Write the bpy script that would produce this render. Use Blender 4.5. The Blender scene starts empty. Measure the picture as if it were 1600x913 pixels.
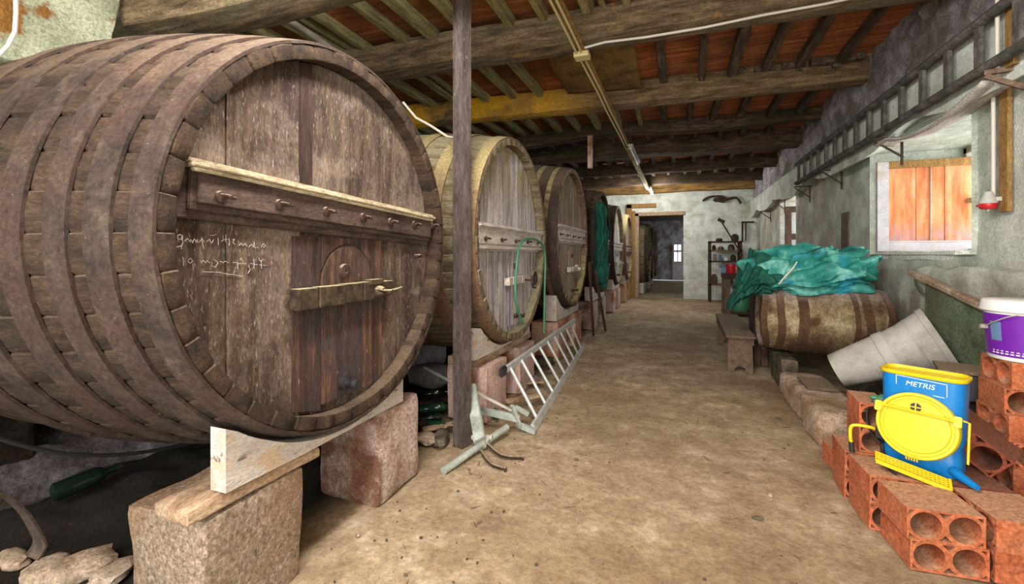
import bpy, bmesh, math, random
from mathutils import Vector, Matrix, noise
PI = math.pi
R = math.radians
random.seed(7)
SC = bpy.context.scene
COL = SC.collection

# ------------------------------------------------------------------ camera, world, lights
FPX, VX, HY, CZ = 700.0, 1063.0, 398.0, 1.5
TH = math.atan((VX-800)/FPX)
cd = bpy.data.cameras.new('camera'); cam = bpy.data.objects.new('camera', cd); COL.objects.link(cam)
cam.location = (0, 0, CZ); cam.rotation_euler = (PI/2, 0, TH)
cd.sensor_width = 36; cd.lens = FPX/1600*36; cd.shift_y = -(456.5-HY)/1600; cd.clip_start = .05
SC.camera = cam
SC.view_settings.view_transform = 'Standard'; SC.view_settings.look = 'None'
SC.view_settings.gamma = 1; SC.view_settings.use_curve_mapping = False
SC.view_settings.exposure = 0.3
w = bpy.data.worlds.new('world'); SC.world = w; w.use_nodes = True
w.node_tree.nodes['Background'].inputs[0].default_value = (.86, .93, 1, 1)
w.node_tree.nodes['Background'].inputs[1].default_value = 1.5

def area(name, loc, rot, sx, sy, power, col=(1, 1, 1)):
    l = bpy.data.lights.new(name, 'AREA'); l.shape = 'RECTANGLE'; l.size = sx; l.size_y = sy
    l.energy = power; l.color = col
    o = bpy.data.objects.new(name, l); COL.objects.link(o); o.location = loc; o.rotation_euler = rot
    return o
# daylight outside the two window openings of the right wall, an added fill light behind the camera, an area light in the rear room
area('daylight_window_near', (3.42, 5.9, 2.15), (0, R(90), 0), 1.2, 2.0, 26, (1, .98, .95))
area('daylight_window_far', (3.42, 11.7, 2.1), (0, R(90), 0), 1.2, 1.6, 60, (.93, .97, 1))
area('fill_cellar_front', (-.6, -2.6, 2.1), (R(86), 0, R(-12)), 5.0, 3.4, 330, (1, .97, .92))
area('rear_room_area', (1.3, 22.5, 2.6), (R(-90), 0, R(60)), 1.6, 1.4, 60, (.9, .95, 1))

# ------------------------------------------------------------------ helpers
SN, CN = math.sin(TH), math.cos(TH)
def at(px, py, d=None, X=None, Y=None, z=None):
    """point in the room seen at a photo pixel, on a given plane"""
    k = (px-800)/FPX; m = (HY-py)/FPX
    D = Vector((-SN+k*CN, CN+k*SN, m))
    if d is not None: t = d
    elif X is not None: t = X/D.x
    elif Y is not None: t = Y/D.y
    else: t = (z-CZ)/D.z
    return Vector((0, 0, CZ))+D*t

def C(r, g, b):
    f = lambda v: (v/255/12.92) if v/255 <= .04045 else ((v/255+.055)/1.055)**2.4
    return (f(r), f(g), f(b), 1)

def mat(name, c1, c2, c3=None, scale=6, stretch=(1, 1, 1), big=None, bigst=(1, 1, 1), bigs=1.2, biglo=.45, bighi=.65,
        speck=None, specks=60, speckt=.62, speckst=None, rough=.85, bump=.3, metal=0, dust=None, dustt=.55, trans=0, spec=.25, extra=None, grit=52, gritamt=.6, pale=None):
    m = bpy.data.materials.new(name); m.use_nodes = True
    nt = m.node_tree; N = nt.nodes; L = nt.links; b = N['Principled BSDF']
    tc = N.new('ShaderNodeTexCoord'); oi = N.new('ShaderNodeObjectInfo')
    mul = N.new('ShaderNodeMath'); mul.operation = 'MULTIPLY'; mul.inputs[1].default_value = 37
    L.new(oi.outputs['Random'], mul.inputs[0])
    add = N.new('ShaderNodeVectorMath'); add.operation = 'ADD'
    L.new(tc.outputs['Object'], add.inputs[0]); L.new(mul.outputs[0], add.inputs[1])
    def mp(st):
        q = N.new('ShaderNodeMapping'); q.inputs['Scale'].default_value = st; L.new(add.outputs[0], q.inputs[0]); return q
    def ns(q, sc, det=6, ro=.6):
        n = N.new('ShaderNodeTexNoise'); n.inputs['Scale'].default_value = sc; n.inputs['Detail'].default_value = det
        n.inputs['Roughness'].default_value = ro; L.new(q.outputs[0], n.inputs['Vector']); return n
    q = mp(stretch); n = ns(q, scale, 8, .65)
    cr = N.new('ShaderNodeValToRGB'); L.new(n.outputs['Fac'], cr.inputs[0])
    cr.color_ramp.elements[0].position = .33; cr.color_ramp.elements[0].color = c1
    cr.color_ramp.elements[1].position = .68; cr.color_ramp.elements[1].color = c3 or c2
    if c3:
        e = cr.color_ramp.elements.new(.52); e.color = c2
    col = cr.outputs[0]
    def mix(fac, a, bcol, clamp=None):
        x = N.new('ShaderNodeMix'); x.data_type = 'RGBA'
        L.new(fac, x.inputs[0]); L.new(a, x.inputs[6])
        if isinstance(bcol, tuple): x.inputs[7].default_value = bcol
        else: L.new(bcol, x.inputs[7])
        return x.outputs[2]
    def ramp(src, lo, hi, amt=1):
        r = N.new('ShaderNodeMapRange'); r.inputs[1].default_value = lo; r.inputs[2].default_value = hi
        r.inputs[4].default_value = amt; L.new(src, r.inputs[0]); return r.outputs[0]
    if big:
        n2 = ns(mp(bigst), bigs, 5, .6)
        col = mix(ramp(n2.outputs['Fac'], biglo, bighi), col, big)
    if pale:
        np_ = ns(mp((1, 1, 1)), pale[1], 6, .7)
        col = mix(ramp(np_.outputs['Fac'], pale[2], pale[3], pale[4]), col, pale[0])
    if extra:      # list of (axis, lo, hi, colour, amount, noise): stains or painted shade kept to one region of the object
        sep = N.new('ShaderNodeSeparateXYZ'); L.new(tc.outputs['Object'], sep.inputs[0])
        for (ax, lo, hi, ec, amt, nsc) in extra:
            r1 = ramp(sep.outputs[ax], lo, hi, amt)
            n4 = ns(mp((1, 1, 1)), nsc or 1, 5, .6)
            r2 = ramp(n4.outputs['Fac'], .38, .55) if nsc else ramp(n4.outputs['Fac'], -2, -1)
            mm = N.new('ShaderNodeMath'); mm.operation = 'MULTIPLY'; L.new(r1, mm.inputs[0]); L.new(r2, mm.inputs[1])
            col = mix(mm.outputs[0], col, ec)
    if speck:
        n3 = ns(mp(speckst or stretch), specks, 3, .7)
        col = mix(ramp(n3.outputs['Fac'], speckt, speckt+.1, .75), col, speck)
    if dust:
        g = N.new('ShaderNodeNewGeometry'); sp = N.new('ShaderNodeSeparateXYZ'); L.new(g.outputs['Normal'], sp.inputs[0])
        n5 = ns(mp((1, 1, 1)), 5, 4)
        a2 = N.new('ShaderNodeMath'); a2.operation = 'MULTIPLY_ADD'; a2.inputs[1].default_value = .5; L.new(n5.outputs['Fac'], a2.inputs[0]); L.new(sp.outputs['Z'], a2.inputs[2])
        col = mix(ramp(a2.outputs[0], dustt+.25, dustt+.6, .85), col, dust)
    ng = ns(mp(tuple(1+(v-1)*.35 if v > 1 else v for v in stretch)), grit, 6, .75)
    gm = N.new('ShaderNodeMapRange'); gm.inputs[1].default_value = .3; gm.inputs[2].default_value = .7
    gm.inputs[3].default_value = 1-gritamt; gm.inputs[4].default_value = 1+gritamt*.85; L.new(ng.outputs['Fac'], gm.inputs[0])
    mg = N.new('ShaderNodeMix'); mg.data_type = 'RGBA'; mg.blend_type = 'MULTIPLY'; mg.inputs[0].default_value = 1
    mg.clamp_result = False
    L.new(col, mg.inputs[6]); L.new(gm.outputs[0], mg.inputs[7]); col = mg.outputs[2]
    L.new(col, b.inputs['Base Color'])
    b.inputs['Roughness'].default_value = rough; b.inputs['Metallic'].default_value = metal
    b.inputs['Specular IOR Level'].default_value = spec
    if trans: b.inputs['Transmission Weight'].default_value = trans; b.inputs['IOR'].default_value = 1.45
    if bump:
        bp = N.new('ShaderNodeBump'); bp.inputs['Strength'].default_value = bump; bp.inputs['Distance'].default_value = .014
        ha = N.new('ShaderNodeMath'); ha.operation = 'MULTIPLY_ADD'; ha.inputs[1].default_value = .7
        L.new(ng.outputs['Fac'], ha.inputs[0]); L.new(n.outputs['Fac'], ha.inputs[2]); L.new(ha.outputs[0], bp.inputs['Height']); L.new(bp.outputs[0], b.inputs['Normal'])
    return m

def plain(name, c, rough=.5, metal=0, emit=0, trans=0):
    m = bpy.data.materials.new(name); m.use_nodes = True; nt = m.node_tree; b = nt.nodes['Principled BSDF']
    n = nt.nodes.new('ShaderNodeTexNoise'); n.inputs['Scale'].default_value = 14; n.inputs['Detail'].default_value = 5
    mr = nt.nodes.new('ShaderNodeMapRange'); mr.inputs[3].default_value = .78; mr.inputs[4].default_value = 1.14
    mx = nt.nodes.new('ShaderNodeMix'); mx.data_type = 'RGBA'; mx.blend_type = 'MULTIPLY'; mx.inputs[0].default_value = 1
    mx.inputs[6].default_value = c
    nt.links.new(n.outputs['Fac'], mr.inputs[0]); nt.links.new(mr.outputs[0], mx.inputs[7]); nt.links.new(mx.outputs[2], b.inputs['Base Color'])
    b.inputs['Roughness'].default_value = rough; b.inputs['Metallic'].default_value = metal
    if emit: b.inputs['Emission Color'].default_value = c; b.inputs['Emission Strength'].default_value = emit
    if trans: b.inputs['Transmission Weight'].default_value = trans
    return m

class MB:
    """collects shapes in one bmesh"""
    def __init__(s): s.bm = bmesh.new()
    def _x(s, vs, M):
        for v in vs: v.co = M @ v.co
    def box(s, c, size, rz=0, rx=0, ry=0, bev=0):
        M = Matrix.Translation(c) @ Matrix.Rotation(rz, 4, 'Z') @ Matrix.Rotation(ry, 4, 'Y') @ Matrix.Rotation(rx, 4, 'X') @ Matrix.Diagonal((*size, 1))
        vs = bmesh.ops.create_cube(s.bm, size=1, matrix=M)['verts']
        if bev:
            es = list({e for v in vs for e in v.link_edges})
            bmesh.ops.bevel(s.bm, geom=es, offset=bev, segments=2, affect='EDGES', profile=.6)
        return s
    def bar(s, a, b, w_, h_, up=(0, 0, 1), bev=0):
        a = Vector(a); b = Vector(b); d = (b-a); ln = d.length; d.normalize()
        up = Vector(up)
        if abs(d.dot(up)) > .98: up = Vector((1, 0, 0))
        sd = d.cross(up).normalized(); u = sd.cross(d).normalized()
        M = Matrix(((d.x, sd.x, u.x, 0), (d.y, sd.y, u.y, 0), (d.z, sd.z, u.z, 0), (0, 0, 0, 1)))
        M = Matrix.Translation((a+b)/2) @ M @ Matrix.Diagonal((ln, w_, h_, 1))
        vs = bmesh.ops.create_cube(s.bm, size=1, matrix=M)['verts']
        if bev:
            es = list({e for v in vs for e in v.link_edges})
            bmesh.ops.bevel(s.bm, geom=es, offset=bev, segments=2, affect='EDGES')
        return s
    def tube(s, pts, r, n=8, cap=True, flat=1.0):
        pts = [Vector(p) for p in pts]; rings = []
        rs = r if isinstance(r, (list, tuple)) else [r]*len(pts)
        prev = None
        for i, p in enumerate(pts):
            d = (pts[min(i+1, len(pts)-1)]-pts[max(i-1, 0)]).normalized()
            if prev is None:
                a = Vector((0, 0, 1)) if abs(d.z) < .9 else Vector((1, 0, 0))
                sd = d.cross(a).normalized()
            else:
                sd = (prev-d*prev.dot(d)).normalized()
            prev = sd; u = sd.cross(d)
            rings.append([s.bm.verts.new(p+(sd*math.cos(2*PI*j/n)+u*math.sin(2*PI*j/n)*flat)*rs[i]) for j in range(n)])
        for A, B in zip(rings, rings[1:]):
            for j in range(n): s.bm.faces.new((A[j], A[(j+1) % n], B[(j+1) % n], B[j]))
        if cap:
            s.bm.faces.new(rings[0][::-1]); s.bm.faces.new(rings[-1])
        return s
    def lathe(s, prof, n=32, M=None, closed=False):
        """prof: (radius, height) about local z"""
        M = M or Matrix(); rings = []
        for (r, h) in prof:
            if r < 1e-6: rings.append([s.bm.verts.new(M @ Vector((0, 0, h)))])
            else: rings.append([s.bm.verts.new(M @ Vector((r*math.cos(2*PI*j/n), r*math.sin(2*PI*j/n), h))) for j in range(n)])
        seq = list(zip(rings, rings[1:]))
        if closed: seq.append((rings[-1], rings[0]))
        for A, B in seq:
            for j in range(n):
                f = []
                for v in (A[j % len(A)], A[(j+1) % len(A)], B[(j+1) % len(B)], B[j % len(B)]):
                    if v not in f: f.append(v)
                if len(f) > 2:
                    try: s.bm.faces.new(f)
                    except ValueError: pass
        return s
    def prism(s, poly, a, b, M=None):
        """poly (u, v) extruded from w=a to w=b, placed by M (u, v, w)"""
        M = M or Matrix()
        A = [s.bm.verts.new(M @ Vector((u, v, a))) for u, v in poly]; B = [s.bm.verts.new(M @ Vector((u, v, b))) for u, v in poly]
        n = len(poly)
        s.bm.faces.new(A[::-1]); s.bm.faces.new(B)
        for i in range(n): s.bm.faces.new((A[i], A[(i+1) % n], B[(i+1) % n], B[i]))
        return s
    def grid(s, fn, nu, nv):
        V = [[s.bm.verts.new(fn(i/nu, j/nv)) for j in range(nv+1)] for i in range(nu+1)]
        for i in range(nu):
            for j in range(nv): s.bm.faces.new((V[i][j], V[i+1][j], V[i+1][j+1], V[i][j+1]))
        return s
    def rock(s, c, size, seed=0, sub=3, amp=.12, rz=0, cube=0., rx=0):
        r = bmesh.ops.create_icosphere(s.bm, subdivisions=sub, radius=1)['verts']
        for v in r:
            p = v.co.copy()
            if cube:
                m_ = max(abs(p.x), abs(p.y), abs(p.z)); p = p.lerp(p/m_, cube)
            k = 1+amp*noise.noise(p*1.6+Vector((seed*7.3, 0, 0)))*2+amp*.5*noise.noise(p*4.1+Vector((0, seed*3.1, 0)))
            p *= k
            v.co = Vector((p.x*size[0]/2, p.y*size[1]/2, p.z*size[2]/2))
        s._x(r, Matrix.Translation(c) @ Matrix.Rotation(rz, 4, 'Z') @ Matrix.Rotation(rx, 4, 'X'))
        return s
    def block(s, c, size, seed=0, n=8, amp=.012, rz=0, rx=0, rnd=.02, ry=0):
        """rough cut block: rounded subdivided cuboid with uneven faces"""
        bm2 = bmesh.new(); bmesh.ops.create_cube(bm2, size=1)
        bmesh.ops.subdivide_edges(bm2, edges=bm2.edges[:], cuts=n, use_grid_fill=True)
        h = Vector(size)/2
        M = Matrix.Translation(c) @ Matrix.Rotation(rz, 4, 'Z') @ Matrix.Rotation(ry, 4, 'Y') @ Matrix.Rotation(rx, 4, 'X')
        mp = {}
        for v in bm2.verts:
            p = Vector((v.co.x*size[0], v.co.y*size[1], v.co.z*size[2]))
            q = Vector([max(-h[i]+rnd, min(h[i]-rnd, p[i])) for i in range(3)])
            d = p-q
            if d.length > 1e-6: p = q+d.normalized()*rnd
            nn = Vector((noise.noise(p*7+Vector((seed, 0, 0))), noise.noise(p*7+Vector((0, seed+5, 0))), noise.noise(p*7+Vector((0, 0, seed+9)))))
            n2 = Vector((noise.noise(p*2.3+Vector((seed, 3, 0))), noise.noise(p*2.3+Vector((0, seed+5, 1))), noise.noise(p*2.3+Vector((2, 0, seed+9)))))
            mp[v] = s.bm.verts.new(M @ (p+(nn+n2*1.5)*amp))
        for f in bm2.faces: s.bm.faces.new([mp[v] for v in f.verts])
        bm2.free(); return s

def obj(name, mb, m, parent=None, smooth=False, local=False, label=None, cat=None, group=None, kind=None):
    bm = mb.bm if isinstance(mb, MB) else mb
    bmesh.ops.recalc_face_normals(bm, faces=bm.faces[:])
    me = bpy.data.meshes.new(name); o = bpy.data.objects.new(name, me); COL.objects.link(o)
    if parent is not None:
        if not local:
            r = parent
            while r.parent: r = r.parent
            bmesh.ops.translate(bm, verts=bm.verts[:], vec=-r.location)
        o.parent = parent
    elif not local:
        xs = [v.co for v in bm.verts]
        lo = Vector([min(v[i] for v in xs) for i in range(3)]); hi = Vector([max(v[i] for v in xs) for i in range(3)])
        org = Vector(((lo.x+hi.x)/2, (lo.y+hi.y)/2, lo.z))
        if kind == 'structure': org = Vector((0, 0, 0))
        bmesh.ops.translate(bm, verts=bm.verts[:], vec=-org); o.location = org
    bm.to_mesh(me); bm.free()
    for p in me.polygons: p.use_smooth = smooth
    if smooth:
        try: me.set_sharp_from_angle(angle=R(50))
        except Exception: pass
    me.materials.append(m)
    if label: o['label'] = label
    if cat: o['category'] = cat
    if group: o['group'] = group
    if kind: o['kind'] = kind
    return o
def thing(name, label, cat, loc, rz=0, group=None):
    o = bpy.data.objects.new(name, None); COL.objects.link(o); o.location = loc; o.rotation_euler = (0, 0, rz)
    o.empty_display_size = .1; o['label'] = label; o['category'] = cat
    if group: o['group'] = group
    return o
def dup(o, parent=None, keep=True):
    c = o.copy(); COL.objects.link(c); c.parent = parent
    for ch in [x for x in bpy.data.objects if x.parent == o]: dup(ch, c)
    return c
def solidify(o, t, off=0):
    m = o.modifiers.new('thickness', 'SOLIDIFY'); m.thickness = t; m.offset = off
YZ = lambda x0: Matrix(((0, 0, 1, x0), (1, 0, 0, 0), (0, 1, 0, 0), (0, 0, 0, 1)))    # (u,v,w) -> (w+x0, u, v)
XZ = lambda y0: Matrix(((1, 0, 0, 0), (0, 0, 1, y0), (0, 1, 0, 0), (0, 0, 0, 1)))    # (u,v,w) -> (u, w+y0, v)
XY = lambda z0: Matrix.Translation((0, 0, z0))
AX = Matrix(((0, 0, 1, 0), (1, 0, 0, 0), (0, 1, 0, 0), (0, 0, 0, 1)))               # lathe axis z -> x

# ------------------------------------------------------------------ materials
m_floor = mat('packed_earth', C(140, 120, 93), C(166, 147, 117), C(192, 175, 148), scale=5, gritamt=.38, big=C(126, 105, 77), bigs=.8, biglo=.45, bighi=.72,
              speck=C(92, 74, 50), specks=42, speckt=.63, rough=.95, bump=.9, grit=30,
              extra=[('X', -1.75, -2.1, C(34, 29, 23), 1, 0), ('X', 1.0, 1.6, C(96, 84, 66), .8, 2)])  # near-black region painted in for the shade beneath the barrels
m_plast = mat('whitewashed_plaster', C(176, 180, 166), C(214, 218, 206), C(232, 234, 226), scale=3, big=C(164, 160, 138), bigs=1.4, biglo=.55, bighi=.75, gritamt=.3,
              speck=C(92, 74, 54), specks=9, speckt=.67, rough=.9, bump=.7)
m_plastL = mat('flaking_plaster', C(150, 156, 128), C(188, 193, 166), scale=3.5, big=C(132, 92, 44), bigs=2.4, biglo=.55, bighi=.6,
               speck=C(104, 92, 66), specks=7, speckt=.66, rough=.9, bump=.9)
m_plastR = mat('grey_green_plaster', C(172, 178, 164), C(208, 213, 200), C(224, 228, 218), scale=3.5, gritamt=.35, big=C(150, 164, 144), bigs=1.3, biglo=.5, bighi=.75,
               speck=C(84, 76, 62), specks=16, speckt=.68, rough=.9, bump=.8, extra=[('Z', 1.5, 1.1, C(128, 112, 88), .8, 3), ('Y', 7.5, 9, C(160, 136, 116), .55, 2)])
m_stonew = mat('rough_stone_wall', C(130, 122, 128), C(178, 172, 176), C(210, 206, 204), scale=6, big=C(120, 112, 98), bigs=2, rough=.95, bump=1.2)
m_bright = mat('white_limewash', C(206, 206, 196), C(236, 236, 228), scale=4, speck=C(150, 130, 108), specks=8, speckt=.68, rough=.85, bump=.4)
m_beam = mat('old_beam_wood', C(72, 60, 44), C(116, 98, 74), C(150, 130, 100), scale=5, stretch=(.6, 4, 4), big=C(108, 104, 80), bigs=1.2, biglo=.5, bighi=.7,
             speck=C(200, 142, 74), specks=2.2, speckt=.62, speckst=(1, 1, 1), rough=.9, bump=.8)
m_beam2 = mat('mustard_stained_beam', C(80, 64, 44), C(122, 100, 70), C(150, 126, 90), scale=5, stretch=(.6, 4, 4), rough=.9, bump=.8,
              extra=[('X', .2, -.8, C(214, 160, 38), 1, 1.3)])
m_beamd = mat('dark_beam_wood', C(50, 38, 30), C(84, 67, 52), C(116, 96, 74), scale=5, stretch=(.6, 4, 4), big=C(60, 54, 34), bigs=1, rough=.92, bump=.8)
m_beamo = mat('ochre_far_beam', C(84, 66, 40), C(140, 108, 60), C(172, 134, 70), scale=3, stretch=(.6, 3, 3), rough=.92, bump=.6)
m_joist = mat('greenish_joist_wood', C(108, 98, 62), C(152, 142, 98), C(182, 170, 126), scale=5, stretch=(4, .5, 4), rough=.9, bump=.6)
m_joistd = mat('dark_joist_wood', C(58, 46, 38), C(96, 80, 66), C(126, 108, 92), scale=5, stretch=(4, .5, 4), rough=.9, bump=.6)
m_board = mat('reddish_ceiling_boards', C(130, 74, 42), C(184, 108, 64), C(206, 138, 92), scale=3, stretch=(.6, 5, 1), big=C(112, 76, 52), bigs=1.1, biglo=.5, bighi=.7, rough=.9, bump=.5,
              extra=[('X', -.4, -1.4, C(112, 78, 42), .8, .8)])
m_chip = mat('chipboard', C(112, 86, 42), C(150, 118, 66), scale=40, big=C(96, 74, 40), bigs=4, rough=.9, bump=.3)
m_b1body = mat('dusty_dark_staves', C(40, 31, 24), C(66, 51, 39), C(88, 70, 54), scale=4, stretch=(.7, 4, 4), big=C(44, 36, 28), bigs=1.4, biglo=.48, bighi=.7, speck=C(140, 120, 100), specks=40, speckt=.68, rough=.92, bump=.8, dust=C(108, 92, 74), dustt=.5)
m_b1hoop = mat('rusty_dusty_hoop', C(40, 32, 27), C(60, 49, 42), C(78, 66, 56), scale=9, big=C(62, 45, 37), bigs=2.5, speck=C(142, 122, 112), specks=80, speckt=.66, rough=.85, bump=.3, metal=0, dust=C(112, 96, 80), dustt=.5)
m_b1head = mat('weathered_oak_head', C(54, 43, 36), C(88, 72, 60), C(118, 100, 84), scale=5, stretch=(4, 4, .7), big=C(62, 48, 43), bigst=(3, 3, .25), bigs=1.6, biglo=.47, bighi=.64, speck=C(160, 146, 132), specks=34, speckt=.585, speckst=(3.2, 3.2, .8), rough=.85, bump=.7, pale=(C(138, 122, 108), 2.2, .5, .62, .6))
m_b1door = mat('wine_stained_planks', C(46, 34, 30), C(76, 57, 48), C(122, 84, 62), scale=4, stretch=(5, 5, .35), big=C(62, 54, 56), bigs=3, biglo=.5, bighi=.65, speck=C(176, 160, 150), specks=22, speckt=.66, speckst=(4, 4, 1), rough=.8, bump=.5)
m_b1bar = mat('carved_dark_bar', C(50, 39, 34), C(76, 61, 53), C(94, 78, 68), scale=5, stretch=(4, .8, 4), speck=C(150, 130, 110), specks=30, speckt=.69, rough=.8, bump=.3, dust=C(214, 200, 168), dustt=.12)
m_darkplank = mat('dark_plank_and_shadow', C(38, 27, 23), C(60, 44, 37), C(78, 58, 48), scale=5, stretch=(4, 4, .5), rough=.8, bump=.4)
m_backshade = mat('painted_back_shade', C(24, 20, 16), C(40, 34, 27), C(58, 50, 40), scale=9, rough=1, bump=.8, spec=.05)  # near-black colour standing in for shade on the huge barrel's rear supports
m_corn = mat('dusty_pale_cornice', C(132, 116, 92), C(186, 172, 142), C(206, 194, 168), scale=6, stretch=(4, .8, 4), rough=.85, bump=.3)
m_rim = mat('grey_chime_wood', C(84, 70, 54), C(122, 108, 84), C(150, 138, 112), scale=8, rough=.9, bump=.6, speck=C(60, 48, 40), specks=20, speckt=.66)
m_iron = mat('dark_rusty_iron', C(48, 36, 32), C(84, 64, 54), scale=20, rough=.7, bump=.3, metal=.3, dust=C(160, 144, 120), dustt=.45)
m_brass = mat('dusty_brass_latch', C(46, 38, 31), C(84, 71, 54), scale=16, rough=.7, bump=.3, metal=.2, dust=C(190, 178, 138), dustt=.45)
m_chalk = plain('chalk', C(176, 168, 160), .9)
m_b2body = mat('olive_dusty_staves', C(84, 74, 54), C(120, 108, 82), C(144, 132, 104), scale=4, stretch=(.7, 4, 4), big=C(96, 66, 50), bigs=1, biglo=.5, bighi=.7, rough=.92, bump=.8, dust=C(150, 142, 112), dustt=.35)
m_b2hoop = mat('brown_hoop', C(92, 68, 54), C(124, 98, 76), scale=9, rough=.85, bump=.3, dust=C(164, 150, 104), dustt=.2)
m_pale = mat('bleached_streaky_head', C(104, 92, 86), C(176, 166, 160), C(214, 208, 208), scale=4, stretch=(5, 5, .45), big=C(126, 122, 134), bigst=(4, 4, .2), bigs=2, biglo=.5, bighi=.7, rough=.85, bump=.6, extra=[('Z', 1.25, 1.75, C(138, 122, 62), .8, 3)])
m_palebar = mat('bleached_bar', C(160, 146, 132), C(206, 196, 188), scale=5, stretch=(4, .8, 4), rough=.8, bump=.3, dust=C(232, 226, 222), dustt=.3)
m_b3head = mat('tan_grey_head', C(96, 78, 64), C(150, 130, 112), C(186, 172, 160), scale=4, stretch=(5, 5, .45), rough=.85, bump=.5, extra=[('Z', 1.25, 1.7, C(124, 106, 56), .7, 3)])
m_b4head = mat('brown_far_head', C(70, 54, 44), C(112, 94, 78), C(146, 130, 116), scale=4, stretch=(5, 5, .45), rough=.85, bump=.5)
m_granite = mat('granite', C(108, 92, 76), C(152, 134, 114), C(184, 168, 150), scale=46, grit=90, big=C(140, 108, 80), bigs=2.2, biglo=.45, bighi=.7, speck=C(96, 76, 64), specks=90, speckt=.62, rough=.92, bump=.8)
m_granite2 = mat('pinkish_granite', C(150, 126, 108), C(192, 172, 160), C(210, 196, 188), scale=42, grit=90, extra=[('Y', -.17, -.20, C(104, 66, 42), .9, 4)], big=C(128, 88, 62), bigs=2.4, biglo=.5, bighi=.7, speck=C(104, 84, 76), specks=80, speckt=.62, rough=.92, bump=.8)
m_wbeam = mat('whitewashed_saddle_wood', C(176, 166, 154), C(208, 200, 192), scale=5, stretch=(4, .8, 4), gritamt=.3, big=C(196, 174, 148), bigs=6, biglo=.56, bighi=.62, speck=C(70, 56, 46), specks=7, speckt=.60, speckst=(2.5, .8, 2.5), rough=.85, bump=.7)
m_plank = mat('pale_worn_plank', C(120, 94, 70), C(168, 142, 114), C(190, 170, 144), scale=5, stretch=(4, .8, 4), rough=.9, bump=.6)
m_brick = mat('terracotta_brick', C(146, 78, 48), C(178, 98, 62), C(194, 120, 82), scale=7, big=C(172, 106, 72), bigs=4, rough=.9, bump=.35, speck=C(120, 60, 38), specks=60, speckt=.68, dust=C(172, 134, 104), dustt=.5)
m_brickd = mat('dark_red_brick', C(104, 50, 34), C(134, 68, 46), scale=7, rough=.9, bump=.35, dust=C(120, 84, 66), dustt=.5)
m_pillbrick = mat('pillar_brick', C(128, 78, 46), C(176, 116, 74), C(196, 150, 116), scale=5, big=C(186, 156, 136), bigs=2, rough=.9, bump=.6)
m_pinkpost = mat('pink_wood_post', C(176, 142, 126), C(216, 188, 178), scale=4, stretch=(5, 5, .7), big=C(146, 98, 66), bigs=2, biglo=.52, bighi=.62, rough=.9, bump=.5)
m_steelpost = mat('painted_steel_post', C(70, 60, 56), C(110, 98, 94), scale=12, stretch=(1, 1, .3), speck=C(176, 164, 160), specks=60, speckt=.64, rough=.6, bump=.3, metal=.3)
m_alu = mat('aluminium', C(178, 182, 178), C(214, 218, 216), scale=16, rough=.45, bump=.05, metal=.25, gritamt=.15)
m_dgalv = mat('grey_green_painted_metal', C(126, 134, 124), C(160, 168, 158), C(184, 190, 182), scale=9, rough=.5, bump=.1, gritamt=.25)
m_galv = mat('grey_plastic_tub', gritamt=.12, c1=C(150, 148, 138), c2=C(180, 178, 168), c3=C(192, 190, 184), scale=4, big=C(124, 116, 96), bigs=3, biglo=.52, bighi=.75, rough=.6, bump=.15)
m_yel = plain('yellow_plastic', C(214, 190, 16), .4)
m_blue = plain('blue_plastic', C(6, 116, 186), .35)
m_white = plain('white_plastic', C(226, 226, 222), .5)
m_purple = plain('purple_label', C(104, 26, 152), .45)
m_lblue = plain('blue_grey_print', C(96, 124, 160), .5)
m_black = plain('black_rubber', C(34, 32, 32), .6)
m_hose = plain('green_hose', C(58, 120, 88), .5)
m_gglass = plain('green_glass', C(36, 78, 52), .12, trans=.35)
m_dglass = plain('dark_green_glass', C(20, 34, 27), .15, trans=.2)
m_red = plain('red_enamel', C(190, 30, 40), .35)
m_teal = mat('teal_tarpaulin', gritamt=.12, c1=C(18, 84, 76), c2=C(52, 138, 126), c3=C(140, 200, 188), scale=3.2, big=C(44, 140, 156), bigs=3, biglo=.56, bighi=.62, rough=.5, bump=.2)
m_dkgreen = mat('dark_green_netting', C(14, 60, 50), C(30, 96, 78), scale=5, rough=.7, bump=.3)
m_cask = mat('mouldy_cask', C(74, 56, 40), C(132, 114, 84), C(176, 162, 132), scale=5, big=C(84, 58, 36), bigs=3, biglo=.48, bighi=.6, speck=C(206, 198, 184), specks=20, speckt=.66, rough=.85, bump=.7, dust=C(152, 136, 128), dustt=.5)
m_caskh = mat('cask_band', C(60, 42, 30), C(96, 70, 48), scale=6, rough=.85, bump=.5, dust=C(130, 112, 104), dustt=.5)
m_bench = mat('bench_wood', C(88, 68, 54), C(122, 100, 82), scale=5, stretch=(4, .8, 4), rough=.75, bump=.4, dust=C(138, 124, 100), dustt=.4)
m_stone = mat('rough_fieldstone', C(140, 120, 100), C(186, 166, 144), C(212, 194, 180), scale=8, big=C(150, 120, 90), bigs=3, rough=.95, bump=.9)
m_rubble = mat('dark_rubble', C(54, 47, 38), C(92, 82, 66), C(128, 116, 98), scale=8, rough=.95, bump=.9)
m_bank = mat('shade_darkened_limewash', C(62, 54, 52), C(112, 104, 106), C(160, 152, 156), scale=4, rough=.95, bump=1, big=C(62, 52, 46), bigs=2.5)  # whitewashed rubble darkened in colour to stand in for shade under the barrel
m_white_rock = mat('whitewashed_rubble', C(120, 112, 112), C(168, 160, 162), C(196, 190, 194), scale=5, rough=.95, bump=1, big=C(104, 90, 84), bigs=2.5)
m_greenc = mat('green_stained_concrete', C(84, 98, 74), C(116, 130, 102), C(138, 146, 120), scale=4, big=C(96, 96, 74), bigs=2, rough=.9, bump=.5, dust=C(170, 160, 138), dustt=.5)
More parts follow.
